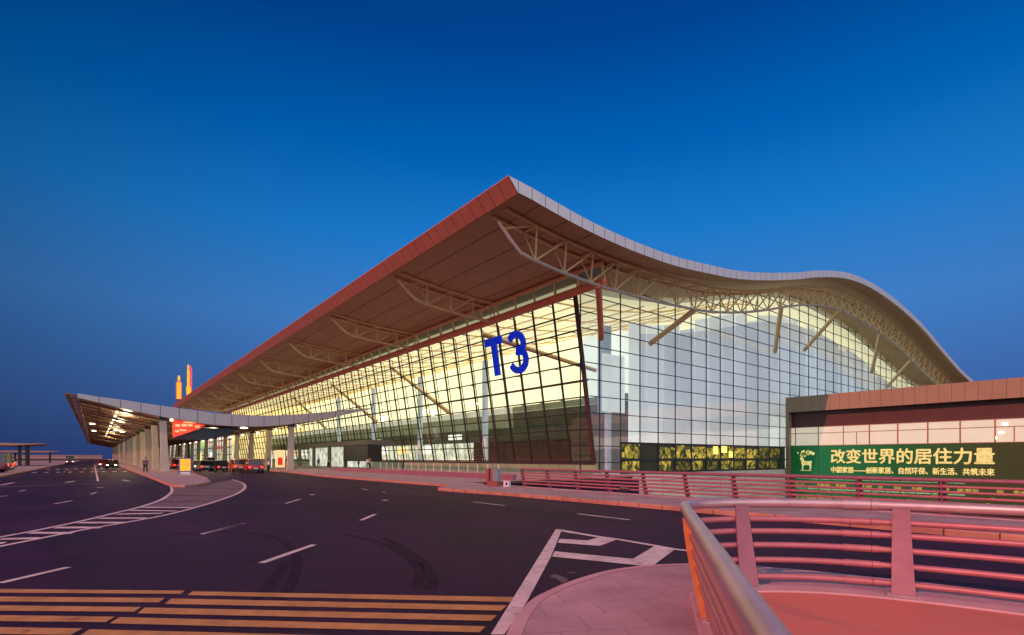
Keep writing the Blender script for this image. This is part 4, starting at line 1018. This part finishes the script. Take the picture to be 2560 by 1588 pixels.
# white bollards in front of the glass
bol = thing('bollard', 'slim pale bollard in the row before the terminal glass', 'bollard', (30, 40, .15), 'pale bollards in front of the glass')
MB().tube([(30, 40, .15), (30, 40, 1.1)], .075, 10).build('post', 'pale_metal', bol, True)
MB().tube([(30, 40, 1.1), (30, 40, 1.22)], .095, 10, .05).build('cap', 'pale_metal', bol, True)
for i in range(1, 16):
    c = copy_tree(bol); c.location = (30, 40 + 1.75 * i, .15)
# small things by the railing end
t = thing('barrier', 'red and grey roadside barrier block on black base at the railing end', 'barrier', (19.9, 26.6, .15))
MB().box(19.5, 20.1, 26.3, 27.6, .15, .26).build('base', 'rubber', t)
MB().box(19.65, 19.95, 26.9, 27.55, .26, 1.15).build('red_panel', 'barrier_red', t); MB().box(19.65, 19.95, 26.35, 26.88, .26, 1.15).build('grey_panel', 'barrier_grey', t)
MB().box(19.6, 19.64, 27.1, 27.18, .26, 1.2).build('stay', 'dark_metal', t)
t = thing('notice_box', 'small white notice box beside the first railing post', 'sign box', (19.1, 24.6, .15))
MB().box(18.9, 19.1, 24.3, 24.75, .15, .5).build('box', 'plate', t, bevel=.02); MB().box(18.88, 18.9, 24.36, 24.5, .25, .42).build('mark', 'rubber', t)
t = thing('traffic_box', 'squat red box on the sidewalk before the railing', 'box', (18.8, 25.7, .15))
MB().box(18.6, 19.0, 25.0, 26.0, .15, .42).build('box', 'barrier_red', t, bevel=.03); MB().box(18.58, 19.02, 24.98, 26.02, .42, .45).build('lid', 'barrier_red', t)
t = thing('drain_grate', 'dark metal plate sign hung on the mid railing', 'plate', (19.75, 16.3, .3))
MB().box(19.55, 19.6, 15.9, 16.5, .3, .52).build('plate', 'dark_metal', t); MB().box(19.54, 19.549, 15.95, 16.45, .42, .44).build('band', 'pale_metal', t)

# ------------------------------------------------------------------ illuminated board on the island
t = thing('sign_board', 'glowing orange board in blue frame standing on the traffic island', 'sign board', (7.0, 61.0, .15))
def oriented(t, ang): t.rotation_euler = (0, 0, ang)
mb = MB(); mb.box(-.55, -.45, -.06, .06, 0, 1.7); mb.box(.45, .55, -.06, .06, 0, 1.7); mb.box(-.45, .45, -.05, .05, 1.6, 1.7); mb.box(-.45, .45, -.05, .05, .32, .42); mb.build('frame', 'blue_frame', t, local=True)
MB().box(-.44, .44, -.07, .03, .42, 1.6).build('panel', 'board_orange', t, local=True)
MB().box(-.6, .6, -.35, .35, 0, .06).build('foot', 'pale_metal', t, local=True); MB().box(-.4, .4, -.06, .02, .12, .30).build('lower_panel', 'plate', t, local=True)
t.rotation_euler = (0, 0, R(-8))
t = thing('poster_stand', 'tall lit orange poster with red figure beside the kerb column', 'poster', (24.2, 93, .15))
MB().box(-.75, .75, -.12, .12, 0, 3.0).build('frame', 'poster_orange', t, local=True, bevel=.05); MB().box(-.38, .38, -.14, -.121, .5, 1.75).build('picture', 'poster_red', t, local=True); MB().box(-.8, .8, -.3, .3, -.0, .1).build('foot', 'dark_metal', t, local=True)
t = thing('banner_stand', 'white upright banner stand left of the orange poster', 'banner', (22.6, 93.5, .15))
MB().box(-.45, .45, -.04, .04, .1, 3.0).build('banner', 'poster_white', t, local=True); MB().box(-.5, .5, -.25, .25, 0, .1).build('foot', 'dark_metal', t, local=True)

# ------------------------------------------------------------------ vehicles
def make_car(name, label, paint, loc, rz, Lc=4.5, W=1.8, H=1.45, style='sedan', group='cars at the terminal kerb'):
    t = thing(name, label, 'car', loc, group, rz)
    hw = W / 2; belt = H * (.60 if style != 'van' else .52)
    # stations along the car (y forward): half width, bottom, hood height
    if style == 'sedan': st = [(-.50, .80, .42, .55), (-.47, .92, .30, .86), (-.30, 1, .24, .98), (0, 1, .22, 1.0), (.22, 1, .22, .98), (.40, .97, .26, .84), (.48, .88, .30, .70), (.50, .74, .40, .56)]
    else: st = [(-.50, .86, .42, .80), (-.48, .95, .34, .98), (-.30, 1, .28, 1.0), (0, 1, .27, 1.0), (.22, 1, .27, 1.0), (.38, .97, .30, .92), (.48, .90, .34, .78), (.50, .76, .44, .62)]
    rings = []
    for y, k, zb, ht in st:
        a = hw * k; zt_ = belt * ht
        rings.append([(-a * .82, y * Lc, zb), (a * .82, y * Lc, zb), (a, y * Lc, zb + .14), (a * 1.0, y * Lc, zb + (zt_ - zb) * .62), (a * .93, y * Lc, zt_ - .03), (a * .80, y * Lc, zt_), (-a * .80, y * Lc, zt_), (-a * .93, y * Lc, zt_ - .03), (-a, y * Lc, zb + (zt_ - zb) * .62), (-a, y * Lc, zb + .14)])
    body = MB().loft(rings).build('body', paint, t, True, local=True)
    if style == 'sedan': cab = [(-.36, .02), (-.24, .92), (-.10, 1.0), (.06, .98), (.12, .90), (.27, .02)]
    elif style == 'suv': cab = [(-.47, .02), (-.42, .90), (-.20, 1.0), (.08, 1.0), (.13, .94), (.27, .02)]
    else: cab = [(-.485, .02), (-.465, .95), (-.20, 1.0), (.20, 1.0), (.28, .92), (.42, .02)]
    cr_ = []; rf = []
    for y, k in cab:
        z = belt * .97 + (H - belt) * k; a = hw * (.90 - .16 * k)
        cr_.append([(-a, y * Lc, z - .02), (a, y * Lc, z - .02), (a * .97, y * Lc, z), (-a * .97, y * Lc, z)])
    # glasshouse: base outline to roof outline
    g = MB(); base = [cab[0][0] * Lc, cab[-1][0] * Lc]; rfy = [cab[1][0] * Lc, cab[-2][0] * Lc]
    def rect(y0, y1, a, z): return [(-a, y0, z), (a, y0, z), (a, y1, z), (-a, y1, z)]
    g.loft([rect(base[0], base[1], hw * .88, belt * .96), rect(rfy[0], rfy[1], hw * .74, H - .07)]); gl = g.build('window', 'car_glass', t, local=True)
    r = MB(); r.loft([rect(rfy[0] - .04, rfy[1] + .04, hw * .76, H - .075), rect(rfy[0] + .1, rfy[1] - .1, hw * .68, H)])
    for yb, yt in ((base[0], rfy[0]), (base[1], rfy[1]), ((base[0] + base[1]) / 2 - .1, (rfy[0] + rfy[1]) / 2 - .1)):
        for sx in (-1, 1): r.tube([(sx * hw * .885, yb, belt * .95), (sx * hw * .75, yt, H - .06)], .045, 6)
    r.build('roof', paint, t, local=True)
    for sx in (-1, 1):
        for y in (-.31, .31):
            wh = MB().tube([(sx * (hw - .20), y * Lc, .32), (sx * (hw + .01), y * Lc, .32)], .32, 16).build('wheel', 'rubber', t, True, local=True)
            MB().tube([(sx * (hw + .0), y * Lc, .32), (sx * (hw + .025), y * Lc, .32)], .20, 12).build('rim', 'rim_metal', wh, local=True)
        MB().box(sx * hw * .62 - .16, sx * hw * .62 + .16, Lc * .487, Lc * .497, belt * .60, belt * .74).build('headlight', 'head_lamp', t, local=True, bevel=.01)
        MB().box(sx * hw * .70 - .14, sx * hw * .70 + .14, -Lc * .503, -Lc * .485, belt * .62, belt * .86).build('taillight', 'tail_lamp', t, local=True, bevel=.01)
        MB().box(sx * (hw + .06) - .09, sx * (hw + .06) + .09, Lc * .17, Lc * .20, belt * .93, belt * 1.06).build('mirror', paint, t, local=True, bevel=.02)
    MB().box(-hw * .86, hw * .86, -Lc * .512, -Lc * .47, .30, .50).build('bumper', 'dark_metal', t, local=True, bevel=.02)
    MB().box(-.24, .24, -Lc * .516, -Lc * .510, .54, .68).build('licence_plate', 'plate', t, local=True)
    return t
make_car('parked_car', 'dark red four wheel drive nearest the kerb column with tail lights lit', 'car_red', (15.2, 70.5, 0), R(-4), 4.5, 1.85, 1.68, 'suv')
make_car('parked_car', 'orange brown hatchback ahead of the dark red car', 'car_orange', (15.0, 78.5, 0), 0, 4.3, 1.8, 1.7, 'suv')
make_car('parked_car', 'black sedan between the orange hatchback and the tan car', 'car_black', (13.2, 80.5, 0), R(4), 4.6, 1.8, 1.5, 'sedan')
make_car('parked_car', 'tan sedan behind the orange sign board on the inner lane', 'car_tan', (12.0, 84.5, 0), 0, 4.6, 1.8, 1.5, 'sedan')
make_car('parked_car', 'silver sedan with headlights on past the orange hatchback', 'car_silver', (14.6, 97, 0), R(180), 4.6, 1.8, 1.5, 'sedan')
make_car('parked_car', 'white van far up the inner lane beside the island columns', 'car_white', (11.2, 112, 0), 0, 5.0, 1.9, 2.0, 'van')
make_car('parked_car', 'bright red car on inner lane seen behind the near canopy column', 'car_red', (10.8, 104, 0), 0, 4.5, 1.8, 1.55, 'sedan')
make_car('parked_car', 'silver grey car facing the viewer with bright headlights on the inner lane', 'car_silver', (12.2, 92, 0), R(180), 4.5, 1.8, 1.5, 'sedan')
make_car('parked_car', 'white sedan at the kerb by the white banner stand', 'car_white', (17.6, 92, 0), 0, 4.6, 1.8, 1.5, 'sedan')
make_car('parked_car', 'silver van far up the kerb below the red sign band', 'car_silver', (17.2, 116, 0), 0, 4.9, 1.9, 2.0, 'van')
make_car('parked_car', 'crimson hatchback at the head of the outer lane queue', 'car_red', (1.3, 126, 0), R(180), 4.3, 1.8, 1.6, 'suv')
make_car('parked_car', 'black sedan pulling along the outer lane by the island', 'car_black', (2.4, 117, 0), R(176), 4.7, 1.85, 1.5, 'sedan')
make_car('parked_car', 'white sedan waiting on outer lane behind the black sedan', 'car_white', (2.4, 136, 0), R(180), 4.6, 1.8, 1.5, 'sedan')
make_car('parked_car', 'maroon van alone far down the outer road', 'car_maroon', (-5.4, 190, 0), R(180), 5.2, 2.0, 2.4, 'van')
g2 = 'dark vehicles parked under the left shelter'
make_car('parked_car', 'dark maroon van closest to the road under the left shelter', 'car_maroon', (-10.2, 84, .15), R(80), 5.2, 2.0, 2.3, 'van', g2)
make_car('parked_car', 'black sedan behind the maroon van under the left shelter', 'car_black', (-10.6, 93, .15), R(70), 4.6, 1.8, 1.5, 'sedan', g2)
make_car('parked_car', 'black four wheel drive deep under the left shelter', 'car_black', (-11.4, 104, .15), R(86), 4.8, 1.9, 1.9, 'suv', g2)

# ------------------------------------------------------------------ people
def skinned(name, joints, edges, m, parent, root=0):
    me = bpy.data.meshes.new(name); me.from_pydata([j[:3] for j in joints], edges, [])
    o = bpy.data.objects.new(name, me); link(o)
    sk = o.modifiers.new('s', 'SKIN'); sk.use_smooth_shade = True
    for v, j in zip(me.skin_vertices[0].data, joints): v.radius = (j[3], j[4] if len(j) > 4 else j[3])
    for v in me.skin_vertices[0].data: v.use_root = False
    me.skin_vertices[0].data[root].use_root = True
    o.modifiers.new('u', 'SUBSURF').levels = 1
    dg = bpy.context.evaluated_depsgraph_get(); nm = bpy.data.meshes.new_from_object(o.evaluated_get(dg)); nm.name = name
    bpy.data.objects.remove(o)
    nm.materials.clear(); nm.materials.append(MATS[m])
    q = bpy.data.objects.new(name, nm); link(q); q.parent = parent; return q
def person(label, loc, rz, top, legs, s=1.0, stride=.10, group=None):
    t = thing('person', label, 'person', loc, group, rz)
    t.scale = (s, s, s); k = stride
    J = [(0, 0, .95, .14, .10), (0, 0, 1.20, .15, .10), (0, 0, 1.42, .16, .09), (0, .01, 1.52, .05, .05), (0, .02, 1.60, .075, .09), (0, .02, 1.70, .07, .085),
         (-.19, 0, 1.40, .05, .05), (-.25, -.03, 1.13, .04, .04), (-.24, .06, .90, .034, .034), (-.24, .09, .80, .03, .045),
         (.19, 0, 1.40, .05, .05), (.25, -.03, 1.13, .04, .04), (.24, .08, .90, .034, .034), (.24, .11, .80, .03, .045),
         (-.10, 0, .88, .085, .085), (-.10, k, .49, .06, .06), (-.10, k * .9, .09, .042, .042), (-.10, k + .14, .035, .04, .03),
         (.10, 0, .88, .085, .085), (.10, -k * .6, .49, .06, .06), (.10, -k * 1.6, .09, .042, .042), (.10, -k * 1.6 + .14, .035, .04, .03)]
    E_ = [(0, 1), (1, 2), (2, 3), (3, 4), (4, 5), (2, 6), (6, 7), (7, 8), (8, 9), (2, 10), (10, 11), (11, 12), (12, 13), (0, 14), (14, 15), (15, 16), (16, 17), (0, 18), (18, 19), (19, 20), (20, 21)]
    b = skinned('body', J, E_, 'skin_tone', t)
    Jt = [(*J[0][:2], .93, .165, .125), (*J[1][:3], .17, .125), (*J[2][:3], .175, .11)] + [(*J[i][:3], J[i][3] + .022) for i in (6, 7, 8)] + [(*J[i][:3], J[i][3] + .022) for i in (10, 11, 12)]
    skinned('jacket', Jt, [(0, 1), (1, 2), (2, 3), (3, 4), (4, 5), (2, 6), (6, 7), (7, 8)], top, t)
    Jl = [(0, 0, .96, .15, .11)] + [(*J[i][:3], J[i][3] + .022) for i in (14, 15, 16)] + [(*J[i][:3], J[i][3] + .022) for i in (18, 19, 20)]
    skinned('trousers', Jl, [(0, 1), (1, 2), (2, 3), (0, 4), (4, 5), (5, 6)], legs, t)
    mb = MB(); rings = []
    for i in range(5):
        a = i / 4 * 1.35; r = math.cos(a); rings.append([(math.cos(u) * .092 * r, .005 + math.sin(u) * .11 * r, 1.665 + math.sin(a) * .12) for u in [2 * math.pi * j / 12 for j in range(12)]])
    mb.loft(rings); mb.build('hair', 'hair_black', t, True, local=True)
    return t
person('person in purple jacket and black trousers walking on the island tip', (4.5, 73, .15), R(20), 'cloth_purple', 'cloth_dark', 1.02, .12)
person('person in white top standing between the island columns', (7.4, 121, .15), R(190), 'cloth_white', 'cloth_dark', 1.0, .05)
person('person in pink top walking beside the second island column', (7.3, 108, .15), R(170), 'cloth_pink', 'cloth_dark', 1.0, .12)
person('person in orange jacket loading at the kerb by the red car', (13.4, 74.5, 0), R(60), 'cloth_orange', 'cloth_orange', 1.05, .08)
person('person in dark blue coat at the far kerb near the banner stand', (21.2, 88, .15), R(200), 'cloth_blue', 'cloth_dark', 1.0, .1)
person('person in black coat waiting by the dark portal screen', (32.5, 80, .15), R(90), 'cloth_dark', 'cloth_dark', 1.0, .05)
person('person in white shirt walking in front of the terminal glass', (31.5, 74, .15), R(180), 'cloth_white', 'cloth_dark', 1.0, .12)

person('person in white shirt beside the dark red car', (17.2, 71.5, 0), R(100), 'cloth_white', 'cloth_dark', 1.0, .1)
person('person in red jacket by the tan sedan', (10.2, 83, .0), R(30), 'cloth_pink', 'cloth_blue', 1.0, .1)
person('person in dark coat between bollards and the leaning glass', (31.2, 62, .15), R(60), 'cloth_dark', 'cloth_dark', 1.0, .12)
for lb, loc, a_, c_ in (('person in pale shirt left of the entrance portal screen', (30.5, 88, .15), 40, 'cloth_white'), ('person in blue coat passing the entrance portal doors', (31.5, 96, .15), 200, 'cloth_blue'),
                        ('person in orange jacket near the farther entrance pillar', (28.5, 104, .15), 120, 'cloth_orange'), ('person in purple coat beside the last visible bollards', (28.8, 67, .15), 250, 'cloth_purple')):
    person(lb, loc, R(a_), c_, 'cloth_dark', 1.0, .12)
# ------------------------------------------------------------------ left side shelters and boundary wall
def shelter(label, x0, x1, y0, y1, zr, cols_):
    t = thing('shelter', label, 'shelter', ((x0 + x1) / 2, (y0 + y1) / 2, .15), 'open roofed shelters left of the road')
    mb = MB(); n = 10; rings = []
    for i in range(n + 1):
        x = x0 + (x1 - x0) * i / n; e = .35 * smooth(.8, 1, i / n); th = .55 - .40 * smooth(.75, 1, i / n)
        rings.append([(x, y0, zr + e), (x, y0, zr + e + th), (x, y1, zr + e + th), (x, y1, zr + e)])
    mb.loft(rings); mb.build('roof', 'shelter_roof', t)
    for (cx0, cy0) in cols_: MB().tube([(cx0, cy0, .15), (cx0, cy0, zr + .1)], .28, 10).build('column', 'dark_metal', t, True)
    return t
shelter('nearer open shelter with upturned brown roof over dark vehicles', -32, -8.6, 148, 166, 4.4, ((-11.3, 151), (-12.4, 151), (-20, 151), (-28, 151), (-12, 163), (-24, 163)))
shelter('farther small flat shelter on a single slim column', -24, -9.2, 226, 240, 3.6, ((-11.6, 230), (-20, 230)))
w_ = thing('boundary_wall', 'long pink wall closing the far end of the road', 'wall', (-20, 430, 0))
MB().box(-120, 3.5, 430, 431, 0, 3.2).build('wall', 'wall_pink', w_); MB().box(-120, 3.6, 429.8, 431.2, 3.2, 3.7).build('coping', 'shelter_roof', w_)
MB().box(-120, 3.55, 429.85, 430, .0, 1.4).build('lower_band', 'band_brown', w_)
